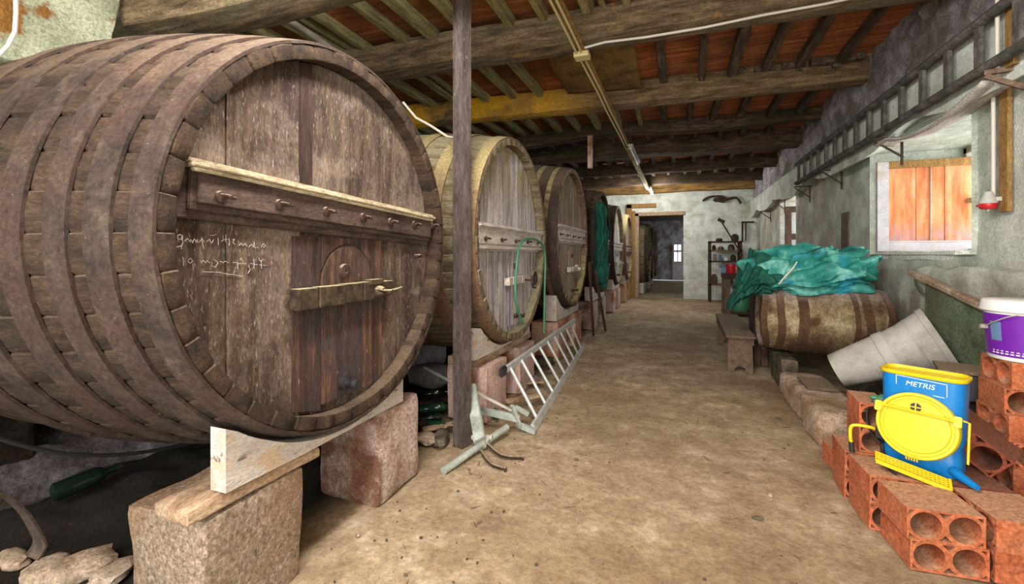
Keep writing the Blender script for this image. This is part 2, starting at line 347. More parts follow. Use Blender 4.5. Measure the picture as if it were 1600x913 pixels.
m_shut = mat('orange_shutter_wood', gritamt=.2, c1=C(190, 100, 58), c2=C(212, 138, 92), c3=C(222, 162, 120), scale=4, stretch=(4, 4, .6), speck=C(150, 96, 84), specks=12, speckt=.66, rough=.8, bump=.3, extra=[('Z', .40, .12, C(160, 138, 146), .8, 5)])
m_shutf = mat('white_shutter_frame', C(170, 164, 166), C(196, 192, 194), scale=5, gritamt=.2, rough=.8, bump=.2, extra=[('Z', .85, 1.02, C(170, 150, 108), .9, 4)])
m_darkwood = mat('dark_window_wood', C(54, 38, 30), C(88, 64, 50), scale=6, rough=.85, bump=.3)
m_tanwood = mat('tan_wood', C(124, 92, 50), C(166, 128, 76), scale=6, stretch=(4, 4, .8), rough=.85, bump=.4)
m_gladder = mat('grey_weathered_ladder', C(56, 53, 50), C(90, 86, 80), C(116, 111, 104), scale=6, rough=.9, bump=.5)
m_cond = plain('cream_conduit', C(200, 184, 130), .5)
m_pvc = plain('white_cable', C(206, 200, 186), .5)
m_tube = plain('unlit_tube', C(190, 196, 200), .3)
m_lit = plain('lit_tube', C(240, 246, 255), .3, emit=40)
m_cloth = mat('wicker_dark', C(54, 44, 32), C(92, 78, 54), scale=12, rough=.9, bump=.5)
m_glassp = plain('daylight_pane', C(225, 230, 235), .2, trans=.9)

# ------------------------------------------------------------------ setting
def nz(p, a=1.0, s=0): return noise.noise(Vector(p)*a+Vector((s, s*.7, s*1.3)))
fl = MB()
def ff(u, v):
    x = -4.9+u*8.4; y = -3+v*19.6
    side = max(0, min(1, (-1.5-x)/.5)) + max(0, min(1, (x-1.2)/.4))
    z = nz((x, y, 0), 1.1)*.012+nz((x, y, 0), 5)*.006+side*(.02*nz((x, y, 4), 3)-.02)
    e = max(0, min(1, (-1.85-x)/.5))*max(0, min(1, (y-.3)/.6)); z += e*(.03+.05*nz((x, y, 0), 1.7)+.04*nz((x, y, 3), 6)+.02*nz((x, y, 8), 14))
    return Vector((x, y, z-.004))
fl.grid(ff, 200, 300)
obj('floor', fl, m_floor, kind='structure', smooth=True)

def wallgrid(mb, lines_a, lines_b, place, holes=(), step=.14):
    def fine(ls):
        out = []
        for a, b in zip(ls, ls[1:]):
            n = max(1, int(round((b-a)/step)))
            out += [a+(b-a)*i/n for i in range(n)]
        return out+[ls[-1]]
    A = fine(lines_a); B = fine(lines_b); V = {}
    def g(i, j):
        if (i, j) not in V: V[(i, j)] = mb.bm.verts.new(place(A[i], B[j]))
        return V[(i, j)]
    for i in range(len(A)-1):
        for j in range(len(B)-1):
            ca = (A[i]+A[i+1])/2; cb = (B[j]+B[j+1])/2
            if any(h[0] < ca < h[1] and h[2] < cb < h[3] for h in holes): continue
            mb.bm.faces.new((g(i, j), g(i+1, j), g(i+1, j+1), g(i, j+1)))
def quad(mb, *p): mb.bm.faces.new([mb.bm.verts.new(Vector(q)) for q in p])
def slab(mb, x0, x1, y0, y1, z0, z1): mb.box(((x0+x1)/2, (y0+y1)/2, (z0+z1)/2), (x1-x0, y1-y0, z1-z0))

WX = 2.3
# right wall, one metre thick, with two window recesses
W1 = (4.84, 6.98, 1.5, 2.78); W2 = (10.9, 12.5, 1.15, 2.75)
wr = MB()
wallgrid(wr, [-3, W1[0], W1[1], W2[0], W2[1], 16.3], [0, 1.15, 1.5, 2.75, 2.78, 4.1],
         lambda y, z: Vector((WX+.03*nz((0, y, z), 1.3)+.012*nz((0, y, z), 6), y, z)), (W1, W2))
for (y0, y1, z0, z1) in (W1, W2):
    e = WX-.03
    for k in range(1):
        pass
    wr.grid(lambda u, v: Vector((e+(3.32-e)*u, y0+(y1-y0)*v, z0+.012*nz((u*2, v*4, 0), 3))), 8, 12)
    wr.grid(lambda u, v: Vector((e+(3.32-e)*u, y0+(y1-y0)*v, z1+.05*math.sin(v*PI)+.012*nz((u*2, v*4, 5), 3))), 8, 12)
    wr.grid(lambda u, v: Vector((e+(3.32-e)*u, y0+.012*nz((u*2, v*4, 7), 3), z0+(z1-z0)*v)), 8, 12)
    wr.grid(lambda u, v: Vector((e+(3.32-e)*u, y1+.012*nz((u*2, v*4, 9), 3), z0+(z1-z0)*v)), 8, 12)
for (a, b, c, d) in ((-3, 4.8, 0, 4.2), (7.02, 10.88, 0, 4.2), (12.52, 16.6, 0, 4.2), (4.8, 7.02, 0, 1.46), (4.8, 7.02, 2.86, 4.2), (10.88, 12.52, 0, 1.12), (10.88, 12.52, 2.83, 4.2)):
    slab(wr, 2.45, 3.3, a, b, c, d)
obj('wall_right', wr, m_plastR, kind='structure', smooth=True)
# upper wall that oversails the lower one; its underside swings up over the recesses
def under(y):
    z = 2.74
    for c, w_ in ((5.6, 1.05), (9.3, 1.2), (12.3, 1.3), (15, .9)):
        t = abs(y-c)/w_
        if t < 1: z += .13*(math.cos(t*PI)+1)/2
    return z-.05
UX = 2.12
wu = MB()
def uf(u, v):
    y = -3+u*19.3; z = under(y)+(3.22-under(y))*v
    return Vector((UX+.012*nz((0, y, z), 5)+.02*nz((0, y, z), 1), y, z))
wu.grid(uf, 130, 5)
wu.grid(lambda u, v: Vector((UX+(WX+.1-UX)*v, -3+u*19.3, under(-3+u*19.3)+.12*v+.012*nz((u*60, v, 3), 2))), 130, 4)
wu.grid(lambda u, v: Vector((UX+(2.2-UX)*v, -3+u*19.3, 3.22+.05*v+.02*nz((u*60, v, 3), 2))), 130, 2)
obj('trim_oversail', wu, m_plast, kind='structure', smooth=True)
ws = MB()
ws.grid(lambda u, v: Vector((2.2+.05*nz((u*60, v*3, 3), 2)+.03*nz((u*90, v*5, 8), 5), -3+u*19.3, 3.24+.9*v)), 260, 12)
obj('trim_stonework', ws, m_stonew, kind='structure', smooth=True)
# left wall
wl = MB()
def lf(y, z): return Vector((-4.75+.10*nz((0, y, z), .9)+.04*nz((0, y, z), 3)+max(0, .35-z)*.5, y, z))
wallgrid(wl, [-3, 16.3], [-.1, 4.2], lf, step=.12)
slab(wl, -5.3, -5.0, -3, 16.6, -.1, 4.2)
obj('wall_left', wl, m_plastL, kind='structure', smooth=True)
pr = MB(); pr.block((-4.42, .55, 3.45), (.84, 3.2, 1.45), 21, n=16, amp=.03, rnd=.05)
obj('trim_pier', pr, m_plastL, kind='structure', smooth=True)
# far wall with doorway
DX0, DX1, DZ = -1.46, .10, 2.93
wf = MB()
wallgrid(wf, [-5.0, DX0, DX1, 2.5], [-.05, DZ, 4.2], lambda x, z: Vector((x, 16.3-.03*nz((x, 0, z), 1.6)-.015*nz((x, 0, z), 6), z)), ((DX0, DX1, -1, DZ),))
slab(wf, -5.0, DX0, 16.36, 16.7, 0, 4.2); slab(wf, DX1, 3.3, 16.36, 16.7, 0, 4.2); slab(wf, DX0, DX1, 16.36, 16.7, DZ, 4.2)
obj('wall_far', wf, m_plast, kind='structure', smooth=True)
# unseen cellar front behind the camera, opened wide to let light in
wn = MB(); slab(wn, -5.0, -2.6, -3.2, -3, 0, 4.2); slab(wn, 2.4, 3.3, -3.2, -3, 0, 4.2); slab(wn, -2.6, 2.4, -3.2, -3, 3.6, 4.2)
obj('wall_front', wn, m_plast, kind='structure')
# door frame of the far doorway
dfm = MB(); slab(dfm, DX0-.02, DX0+.10, 16.2, 16.5, 0, DZ); slab(dfm, DX0-.02, DX1+.02, 16.2, 16.5, DZ-.08, DZ+.04)
obj('door_1', dfm, m_plank, kind='structure')
dfo = MB(); slab(dfo, DX0-.30, DX0-.14, 16.16, 16.3, .75, DZ+.32); slab(dfo, DX0-.30, -.78, 16.16, 16.3, DZ+.20, DZ+.34)
slab(dfo, DX0-.13, DX0-.02, 16.22, 16.3, 0, DZ+.1); slab(dfo, DX0-.3, DX0-.13, 16.22, 16.3, 0, .75)
obj('trim_door', dfo, m_tanwood, kind='structure')
# the room beyond
rb = MB(); slab(rb, -4.2, 1.6, 16.6, 28, -.08, -.02)
obj('floor_rear', rb, m_floor, kind='structure')
rw = MB(); slab(rw, -4.4, -4.2, 16.6, 28, 0, 4); slab(rw, 2.0, 2.2, 16.6, 26, 0, 4)
slab(rw, -4.2, -.42, 27.9, 28.1, 0, 4); slab(rw, .12, 2.2, 27.9, 28.1, 0, 4); slab(rw, -.42, .12, 27.9, 28.1, 2.15, 4)
obj('wall_rear', rw, m_stonew, kind='structure')
rc = MB(); slab(rc, -4.4, 2.2, 16.6, 28.1, 3.5, 3.7); obj('ceiling_rear', rc, m_beamd, kind='structure')
# pale glazed door at the end
gd = MB(); slab(gd, -.42, -.34, 27.8, 27.88, 0, 2.15); slab(gd, .04, .12, 27.8, 27.88, 0, 2.15); slab(gd, -.34, .04, 27.8, 27.88, 1.65, 1.75)
slab(gd, -.34, .04, 27.8, 27.88, 0, 1.1); slab(gd, -.17, -.12, 27.8, 27.88, 1.1, 2.1); slab(gd, -.34, .04, 27.8, 27.88, 2.08, 2.15)
obj('door_2', gd, m_shutf, kind='structure')

# ceiling: boards above joists above beams
ce = MB(); yy = -3.0; i = 0
while yy < 16.4:
    wdt = .2+.05*random.random(); dz = random.uniform(-.008, .008)
    slab(ce, -5.0, 3.3, yy, yy+wdt-.006, 3.99+dz, 4.04+dz); yy += wdt
obj('ceiling', ce, m_board, kind='structure')

def log(p0, p1, ry, rz, seed, m, label, sq=.5, group='ceiling beams across the cellar', bend=.05, n=40):
    mb = MB(); p0 = Vector(p0); p1 = Vector(p1); rings = []; K = 16
    for i in range(n+1):
        t = i/n; c = p0.lerp(p1, t)
        c = c+Vector((0, nz((t*3, seed, 0), 1)*bend, nz((t*3, 0, seed), 1)*bend))
        ring = []
        for j in range(K):
            a = 2*PI*j/K; x, y = math.cos(a), math.sin(a); mx = max(abs(x), abs(y)); s_ = (1-sq)+sq/mx*.93
            k = 1+.10*nz((t*9, a, seed), 1)+.05*nz((t*30, a*2, seed), 1)
            ring.append(mb.bm.verts.new(c+Vector((0, x*s_*ry*k, y*s_*rz*k))))
        rings.append(ring)
    for A, B in zip(rings, rings[1:]):
        for j in range(K): mb.bm.faces.new((A[j], A[(j+1) % K], B[(j+1) % K], B[j]))
    mb.bm.faces.new(rings[0]); mb.bm.faces.new(rings[-1][::-1])
    return obj('ceiling_beam', mb, m, smooth=True, label=label, cat='beam', group=group)
# centre lines; undersides near z 3.6
log((-4.12, 2.38, 3.44), (2.3, 2.75, 3.5), .19, .17, 1, m_beam, 'thick dark log beam at the top left above the nearest barrel')
log((-4.85, 4.35, 3.74), (2.25, 4.62, 3.80), .17, .19, 2, m_beam, 'grey-brown log beam over the steel post, carrying the white cable')
log((-4.85, 6.35, 3.76), (2.25, 6.95, 3.86), .17, .19, 3, m_beam2, 'log beam with mustard yellow left half, second beyond the steel post')
log((-4.85, 8.4, 3.72), (2.25, 8.95, 3.93), .14, .14, 4, m_beamd, 'slender dark crooked beam just beyond the yellow-stained beam', bend=.09)
log((-4.85, 9.9, 3.80), (2.25, 10.3, 3.83), .2, .2, 5, m_beamd, 'deep dark squared beam above the end of the grey tube lamp', sq=.9)
log((-4.85, 12.2, 3.80), (2.25, 12.6, 3.82), .17, .17, 6, m_beamd, 'dark brown beam, third from the far whitewashed wall')
log((-4.85, 14.2, 3.78), (2.25, 14.5, 3.80), .18, .18, 7, m_beamd, 'brown beam right over the lit tube lamp')
log((-4.85, 15.9, 3.74), (2.25, 15.95, 3.76), .16, .18, 8, m_beamo, 'ochre beam against the far whitewashed wall')
# joists
def joist(x, y0, y1, wd, ht, m, label, group, dx=0, dz=0):
    mb = MB()
    mb.bar((x, y0, 3.985-ht/2+dz), (x+dx, y1, 3.985-ht/2), wd, ht, bev=.008)
    return obj('ceiling_joist', mb, m, label=label, cat='joist', group=group)
bays = [(2.3, 4.45, 'in the ceiling bay before the steel post beam'), (4.5, 6.6, 'in the ceiling bay between the cable beam and the yellow-stained beam'),
        (6.7, 8.75, 'in the ceiling bay beyond the yellow-stained beam'), (8.8, 12.4, 'in the dark far ceiling bays'), (12.45, 16.2, 'in the last ceiling bays by the far wall')]
ORD = 'first second third fourth fifth sixth seventh eighth ninth tenth eleventh twelfth thirteenth fourteenth fifteenth sixteenth seventeenth eighteenth'.split()
WH = ['in the nearest ceiling bay', 'in the bay just beyond the cable beam', 'in the bay just beyond the yellow-stained beam', 'in the dark far bays', 'in the last bays by the far wall']
for bi, (y0, y1, where) in enumerate(bays):
    where = WH[bi]; made = []
    x = -4.6
    while x < 2.0:
        right = x > -.35
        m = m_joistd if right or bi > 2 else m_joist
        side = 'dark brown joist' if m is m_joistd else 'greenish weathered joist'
        ln = random.uniform(-.05, .05)
        made.append((joist(x, y0, y1, random.uniform(.07, .11), random.uniform(.10, .13), m, side+' under reddish boards '+where, 'joists '+where, dx=ln), side))
        if not right and bi < 2 and random.random() < .4:
            joist(x+.14, y0, y1, .055, .08, m, 'thin batten beside a greenish joist '+where, 'thin battens '+where, dx=ln)
        x += random.uniform(.38, .47) if right else random.uniform(.36, .5)
    if bi < 3:
        for k, (o, side) in enumerate(made[::-1]):
            o['label'] = '%s, %s from the right wall, %s' % (side, ORD[k], where)
# chipboard patch under the joists
cb = MB(); a = at(848, 88, z=3.84); b = at(990, 62, z=3.84); c = at(1002, 138, z=3.84); d = at(888, 146, z=3.84)
def cbf(u, v):
    p = (a.lerp(b, u)).lerp(d.lerp(c, u), v); return p+Vector((0, 0, -.04*math.sin(u*PI)*math.sin(v*PI)+.012*nz(p, 4)))
cb.grid(cbf, 14, 14); o = obj('chipboard_sheet', cb, m_chip, smooth=True, label='sagging brown chipboard sheet patching the ceiling beside the conduit', cat='board'); solidify(o, .014)
# hanging stub
hb = MB(); p = at(923, 195, Y=8.55); hb.box((p.x, 8.5, 3.45), (.09, .05, .62)); obj('hanging_batten', hb, m_pinkpost, label='short pinkish batten hanging down from the slender dark beam', cat='wood')
# packing blocks on the beam
for k, (px, py) in enumerate(((1150, 100), (1205, 112), (1235, 90), (1270, 104), (1310, 98))):
    p = at(1150+k*44, py, Y=6.75); mb = MB(); mb.block((p.x, 6.72, 4.0-.05), (.26, .16, .09), k, n=3, amp=.006, rnd=.008)
    obj('packing_block', mb, m_joistd, label='wood packing block on the yellow-stained beam near the right wall, %s from the left' % ('first', 'second', 'third', 'fourth', 'fifth')[k], cat='wood', group='packing blocks on the beam')

# ------------------------------------------------------------------ the great barrels
def RB(r, L, b_, s): return r*(1+b_*(1-(2*s/L-1)**2))
def barrel(X0, Yc, zc, r, L, mb_, mh, mhead, mbar, mdoor, label, hoops, seed, planks, bulge=.13, stav=44, bar_dz=.02, bar_h=.2, bar_t=.0, latch_dz=-.42, first=False, fatbar=False):
    t_ = thing('wine_barrel', label, 'barrel', (X0, Yc, zc-r), group='great wine barrels lying in a row')
    rnd = random.Random(seed)
    def Rr(s): return r*(1+bulge*(1-(2*s/L-1)**2))          # s = distance behind the front edge
    # staves
    b = MB(); ncol = stav*4; ns = 26; tk = .062; rec = .09
    off = [rnd.uniform(-.004, .004) for _ in range(stav)]; fx = [rnd.uniform(-.006, .006) for _ in range(stav)]
    rings = []
    S = [i/ns*L for i in range(ns+1)]
    def P(x, rr, a): return Vector((x, Yc+rr*math.cos(a), zc+rr*math.sin(a)))
    def ring(fn):
        out = []
        for j in range(ncol):
            k = j//4; q = j % 4; a = 2*PI*(k+(.5-.5+[.02, .06, .5, .94][q]))/stav
            out.append(b.bm.verts.new(fn(k, q, a)))
        rings.append(out)
    seam = [-.009, 0, .003, 0]
    ring(lambda k, q, a: P(X0-rec, r-tk+.004, a))
    ring(lambda k, q, a: P(X0-.004+fx[k]+seam[q]*.9, r-tk+off[k]*.4-seam[q]*.5, a))
    ring(lambda k, q, a: P(X0+fx[k]+seam[q]*.9, r-tk+.006+off[k]*.4-seam[q]*.5, a))
    ring(lambda k, q, a: P(X0+fx[k]+seam[q]*.9, r-.006+off[k]+seam[q], a))
    for s in S: ring(lambda k, q, a, s=s: P(X0-s-(.006 if s == 0 else 0), Rr(s)+off[k]+seam[q]+.002*nz((s*6, a*4, seed), 1), a))
    for A, B in zip(rings, rings[1:]):
        for j in range(ncol): b.bm.faces.new((A[j], A[(j+1) % ncol], B[(j+1) % ncol], B[j]))
    b.bm.faces.new(rings[-1][::-1])
    obj('staves', b, mb_, t_, smooth=True)
    for (s0, s1) in hoops:
        h = MB(); prof = []
        n = 5; tt = .014
        outer = [(Rr(s0+(s1-s0)*i/n)+tt, -(s0+(s1-s0)*i/n)) for i in range(n+1)]
        inner = [(Rr(s1-(s1-s0)*i/n)+.001, -(s1-(s1-s0)*i/n)) for i in range(n+1)]
        h.lathe(outer+inner, 96, Matrix.Translation((X0, Yc, zc)) @ AX, closed=True)
        for v in h.bm.verts: v.co += Vector((.004*nz(v.co, 3, seed+s0), 0, 0))
        obj('hoop', h, mh, t_, smooth=True)
    # head planks
    hd = MB(); rh = r-tk+.002
    ys = [-rh]+[p*rh for p in planks]+[rh]
    for i, (y0, y1) in enumerate(zip(ys, ys[1:])):
        dx = rnd.uniform(-.004, .004); g = .003
        if first and abs(y1-y0) < .12: dx = -.016
        n = max(2, int((y1-y0)/.05))
        F = []
        for k in range(n+1):
            y = y0+g+(y1-y0-2*g)*k/n; hh = math.sqrt(max(1e-5, rh*rh-min(abs(y), rh*.9999)**2))
            F.append([hd.bm.verts.new((X0-rec+dx+.002*nz((y*4, q*.6, seed), 1), Yc+y, zc-hh+2*hh*q/24)) for q in range(25)])
        for A, B in zip(F, F[1:]):
            for q in range(24): hd.bm.faces.new((A[q], B[q], B[q+1], A[q+1]))
        for side in (F[0], F[-1]):
            bk = [hd.bm.verts.new(v.co+Vector((-.03, 0, 0))) for v in side]
            for q in range(24): hd.bm.faces.new((side[q], side[q+1], bk[q+1], bk[q]))
    hd.lathe([(0, 0), (rh, 0)], 64, Matrix.Translation((X0-rec-.028, Yc, zc)) @ AX)
    ho = obj('head', hd, mhead, t_)
    xf = X0-rec
    if first:
        dk = MB(); ya_, yb_ = Yc-.30*rh, Yc-.215*rh
        top = [zc+math.sqrt(rh*rh-(q-Yc)**2)-.004 for q in (ya_, yb_)]
        dk.prism([(ya_, zc+.2), (yb_, zc+.2), (yb_, top[1]), (ya_, top[0])], X0-rec-.002, X0-rec+.003, YZ(0))
        dk.prism([(ya_-.008, zc+.2), (ya_-.001, zc+.2), (ya_-.001, top[0]), (ya_-.008, top[0]-.002)], X0-rec-.002, X0-rec+.001, YZ(0))  # thin dark strip painted in for the shadow left of the plank
        obj('dark_plank', dk, m_darkplank, t_)
    # moulded bar across the head
    hb_ = MB(); zb = zc+bar_dz; half = math.sqrt(rh*rh-(abs(bar_dz)+bar_h/2)**2)-.012
    tilt = -.035 if first else .0
    def lay(z0, z1, x0, x1, inset):
        a = Vector(((x0+x1)/2, Yc-half+inset, zb+(z0+z1)/2-tilt)); c = Vector(((x0+x1)/2, Yc+half-inset*.3, zb+(z0+z1)/2+tilt))
        hb_.bar(a, c, x1-x0, z1-z0, up=(0, 0, 1), bev=.004)
    H = bar_h
    lay(-H/2, H/2, xf, xf+.03, 0)
    lay(-H*.36, H*.40, xf+.03, xf+.048, .03)
    lay(-H*.24, H*.38, xf+.048, xf+.068, .055)
    if not first: lay(-H*.42, -H*.30, xf+.02, xf+.07, .02)
    xb = obj('crossbar', hb_, mbar, t_)
    hb_ = MB(); lay(H*.30, H*.38, xf+.05, xf+.082, .03); lay(H*.37, H*.45, xf+.02, xf+.098, .015); lay(H*.44, H*.52, xf+.0, xf+.075, .0)
    obj('cornice', hb_, m_corn if first else mbar, xb)
    nb = 7 if first else 5
    for i in range(nb):
        if first:
            px = (345, 437, 510, 567, 610, 647, 680)[i]; py = (308, 320, 331, 340, 347, 351, 353)[i]; p = at(px, py, X=xf+.07)
            if i == 6: p.y -= .04
        else:
            p = Vector((xf+.07, Yc-half*.82+half*1.64*i/(nb-1), zb-.01))
        k = MB()
        k.lathe([(0, .012), (.022, .01), (.024, 0), (.024, -.006)], 14, Matrix.Translation(p) @ AX)
        k.tube([p, p+Vector((.055, .004, -.002))], .007, 8)
        k.tube([p+Vector((.035, -.028, .004)), p+Vector((.04, 0, 0)), p+Vector((.036, .034, -.004))], [.005, .009, .005], 8)
        obj('wing_bolt', k, m_iron, xb, smooth=True)
    # hatch
    dr = MB(); 
    if first: yl = at(500, 500, X=xf).y; yr = at(577, 500, X=xf).y; ya = (yl+yr)/2; zt = at(540, 440, X=xf).z
    else: ya = Yc+.12*r; yl = ya-.17*r; yr = ya+.17*r; zt = zc-.28*r
    rad = (yr-yl)/2; zbm = zc-math.sqrt(rh*rh-max(abs(yl-Yc), abs(yr-Yc))**2)+.02
    poly = [(yl, zbm), (yr, zbm)]+[(ya+rad*math.cos(a*PI/14), zt+rad*math.sin(a*PI/14)) for a in range(15)]
    dr.prism(poly, xf+.002, xf+.016, YZ(0))
    ha_ = obj('hatch', dr, mdoor, t_)
    if first:
        # stained centre planks either side of the hatch
        pl = MB(); y0 = at(455, 500, X=xf).y; y1 = at(594, 500, X=xf).y; ztop = zb-H/2-.01
        for (u0, u1) in ((y0, yl-.006), (yr+.006, y1)):
            z0 = [zc-math.sqrt(rh*rh-(u-Yc)**2)+.012 for u in (u0, u1)]
            pl.prism([(u0, z0[0]), (u1, z0[1]), (u1, ztop), (u0, ztop)], xf+.002, xf+.009, YZ(0))
        n = 12; arc = [(yl+.0005+(yr-yl-.001)*i/n) for i in range(n+1)]
        pl.prism([(yr-.0005, ztop), (yl+.0005, ztop)]+[(u, zt+math.sqrt(max(0, (rad+.012)**2-(u-ya)**2))) for u in arc], xf+.002, xf+.009, YZ(0))
        obj('centre_planks', pl, m_b1door, t_)
    # latch bar
    lt = MB(); dy0, dy1 = (at(463, 470, X=xf+.06).y, at(612, 460, X=xf+.06).y) if first else (ya-.30*r, ya+.30*r)
    zl = at(463, 470, X=xf+.06).z if first else zc+latch_dz
    lm = m_brass if first else mbar
    seg = [0, .17, .42, .62, .75, 1]
    for i, (s0, s1) in enumerate(zip(seg, seg[1:])):
        lt.box((xf+.045+(.006 if i % 2 else 0), dy0+(dy1-dy0)*(s0+s1)/2, zl+.012*(s0+s1)/2), (.06, (dy1-dy0)*(s1-s0)-.006, .10*(1 if first else .75)-(.014 if i == 4 else 0)), bev=.005)
    lt.box((xf+.04, (dy0+dy1)/2, zl+.006), (.04, dy1-dy0-.02, .08 if first else .055))
    lb_ = obj('latch_bar', lt, lm, t_)
    wn_ = MB(); c = Vector((xf+.08, dy0+(dy1-dy0)*.78, zl))
    wn_.tube([c+Vector((-.02, 0, 0)), c+Vector((.10, 0, 0))], .014, 10)
    if seed == 2:
        wn_.lathe([(.085+.012*math.cos(q*PI/4), .012*math.sin(q*PI/4)) for q in range(8)], 28, Matrix.Translation(c+Vector((.10, 0, 0))) @ AX, closed=True)
        for a in range(3): wn_.tube([c+Vector((.10, .085*math.cos(a*PI/3), .085*math.sin(a*PI/3))), c+Vector((.10, -.085*math.cos(a*PI/3), -.085*math.sin(a*PI/3)))], .008, 6)
        obj('handwheel', wn_, m_iron, lb_, smooth=True)
    else:
        wn_.lathe([(0, .045), (.022, .045), (.032, .02), (.034, 0), (0, 0)], 14, Matrix.Translation(c) @ AX)
        for q in (-1, 1):
            wn_.tube([c+Vector((.06, 0, 0)), c+Vector((.075, .06*q, .008)), c+Vector((.085, .11*q, .018))], [.012, .013, .007], 8, flat=.6)
        wn_.box(c+Vector((-.01, -.02, .055)), (.05, .11, .03), bev=.004)
        obj('wing_nut', wn_, lm, lb_, smooth=False)
    # keyhole disc, tap stub
    kp = at(538, 424, X=xf+.02) if first else Vector((xf+.02, ya, zt+.02))
    k = MB(); k.lathe([(0, .008), (.008, .008), (.009, .014), (.036, .012), (.04, 0), (.04, -.01)], 20, Matrix.Translation(kp) @ AX)
    obj('bung_plate', k, m_iron, ha_, smooth=True)
    tp = at(536, 598, X=xf+.02) if first else Vector((xf+.02, ya, zc-.78*r))
    k = MB(); k.lathe([(0, .10), (.026, .10), (.028, .075), (.022, .07), (.022, .03), (.036, .025), (.036, -.02)], 16, Matrix.Translation(tp) @ AX)
    obj('tap_stub', k, m_black if first else m_iron, t_, smooth=True)
    if first:
        k = MB(); p = at(648, 400, X=xf+.01); k.tube([p, p+Vector((.05, .0, 0))], .012, 8); k.tube([p+Vector((.04, -.03, .0)), p+Vector((.04, .03, .0))], .007, 8)
        obj('wing_bolt', k, m_iron, t_, smooth=True)
    return t_, xf

HP = [(0, .085), (.155, .255), (.325, .415), (.51, .62), (.77, .88), (1.03, 1.15)]; HP += [(2.8-b_, 2.8-a_) for a_, b_ in HP]
B1, xf1 = barrel(-1.6, 1.90, 1.577, .94, 2.8, m_b1body, m_b1hoop, m_b1head, m_b1bar, m_b1door, 'huge dark barrel nearest the camera, with chalk writing on its head',
                 HP, 1, [-.72, -.30, -.225, .10, .42, .72], bulge=.19, bar_dz=.125, bar_h=.21, first=True)
HQ = [(0, .10), (.30, .42), (.62, .73), (1.87, 1.98), (2.18, 2.30), (2.5, 2.6)]
B2, xf2 = barrel(-1.55, 4.28, 1.65, 1.0, 2.6, m_b2body, m_b2hoop, m_pale, m_palebar, m_pale, 'olive dusty barrel with bleached head, hand wheel and green hose, beside the steel post',
                 HQ, 2, [-.75, -.5, -.3, -.1, .12, .3, .5, .7], bar_dz=.0, bar_h=.24, latch_dz=-.42)
H3 = [(0, .13), (.2, .33), (.42, .54), (.72, .84), (1.76, 1.88), (2.06, 2.18), (2.47, 2.6)]
B3, xf3 = barrel(-1.55, 6.9, 1.765, 1.055, 2.6, m_b2hoop, m_b1hoop, m_b3head, m_palebar, m_b3head, 'barrel with wide reddish hoops and tan head, third in the row',
                 H3, 3, [-.7, -.45, -.2, .05, .3, .55, .8], bar_dz=.03, bar_h=.26, latch_dz=-.5)
B4, xf4 = barrel(-1.53, 9.63, 1.77, 1.05, 2.8, m_b1body, m_b1hoop, m_b4head, m_b3head, m_b4head, 'brown-headed barrel behind the hanging dark green netting, fourth in the row',
                 HP, 4, [-.6, -.3, 0, .3, .6], bar_dz=-.05, bar_h=.24, latch_dz=-.5)
B5, xf5 = barrel(-1.57, 12.5, 1.76, 1.05, 2.6, m_b2body, m_b1hoop, m_pale, m_palebar, m_pale, 'pale-headed barrel, next to last in the row',
                 H3, 5, [-.6, -.3, 0, .3, .6], bar_dz=-.05, bar_h=.24, latch_dz=-.5)
B6, xf6 = barrel(-1.55, 14.98, 1.74, 1.03, 2.6, m_b2body, m_b2hoop, m_b3head, m_b3head, m_b3head, 'last barrel in the row, beside the far doorway frame',
                 H3, 6, [-.6, -.3, 0, .3, .6], bar_dz=-.05, bar_h=.24, latch_dz=-.5)
# chalk writing on the first head, freehand strokes
ST = [[(281, 366), (277, 368), (278, 373), (283, 374), (285, 369), (281, 366)], [(285, 368), (285, 380), (283, 389)], [(274, 386), (285, 384)],
      [(289, 379), (293, 373), (297, 378), (298, 374), (301, 379)], [(301, 378), (304, 374), (306, 379), (308, 374), (310, 379)], [(312, 378), (316, 374), (319, 379)], [(315, 372), (318, 389)],
      [(323, 378), (327, 374), (330, 380), (334, 375)], [(329, 368), (338, 366)], [(341, 372), (341, 383)], [(346, 377), (350, 374), (355, 373)], [(352, 367), (353, 378)], [(358, 372), (358, 384)],
      [(363, 376), (366, 374), (364, 379), (368, 381)], [(374, 384), (377, 380), (380, 384), (383, 381), (386, 385)], [(389, 386), (393, 382), (396, 387), (398, 378), (399, 387), (404, 387)], [(408, 386), (411, 381), (416, 384), (411, 387)],
      [(286, 402), (286, 415)], [(297, 404), (294, 408), (298, 412), (302, 408), (298, 404)], [(312, 407), (315, 411), (318, 407), (321, 411), (324, 407), (328, 411)], [(334, 405), (341, 411), (337, 418), (331, 415)],
      [(343, 408), (348, 411), (352, 408), (357, 411)], [(364, 410), (374, 412), (385, 413)], [(375, 407), (377, 403), (380, 409)], [(371, 412), (372, 421)], [(388, 415), (391, 421), (388, 427)],
      [(392, 412), (402, 414)], [(397, 405), (397, 420)], [(404, 403), (407, 409), (413, 405)], [(409, 408), (409, 420)], [(405, 414), (416, 415)], [(318, 425), (334, 425)], [(336, 425), (352, 428), (364, 430), (379, 433)]]
for rows in (ST[:17], ST[17:-2], ST[-2:]):
    ck = MB()
    for s_ in rows:
        P_ = [at(x, y, X=xf1+.006) for x, y in s_]
        Q = []
        for a, b in zip(P_, P_[1:]): Q += [a, a.lerp(b, .5)]
        Q.append(P_[-1]); Q = [q+Vector((0, nz(q, 60)*.004, nz(q, 60, 3)*.004)) for q in Q]
        ck.tube(Q, [.0010+.0009*abs(nz(q, 40)) for q in Q], 5)
    obj('chalk_writing', ck, m_chalk, B1)

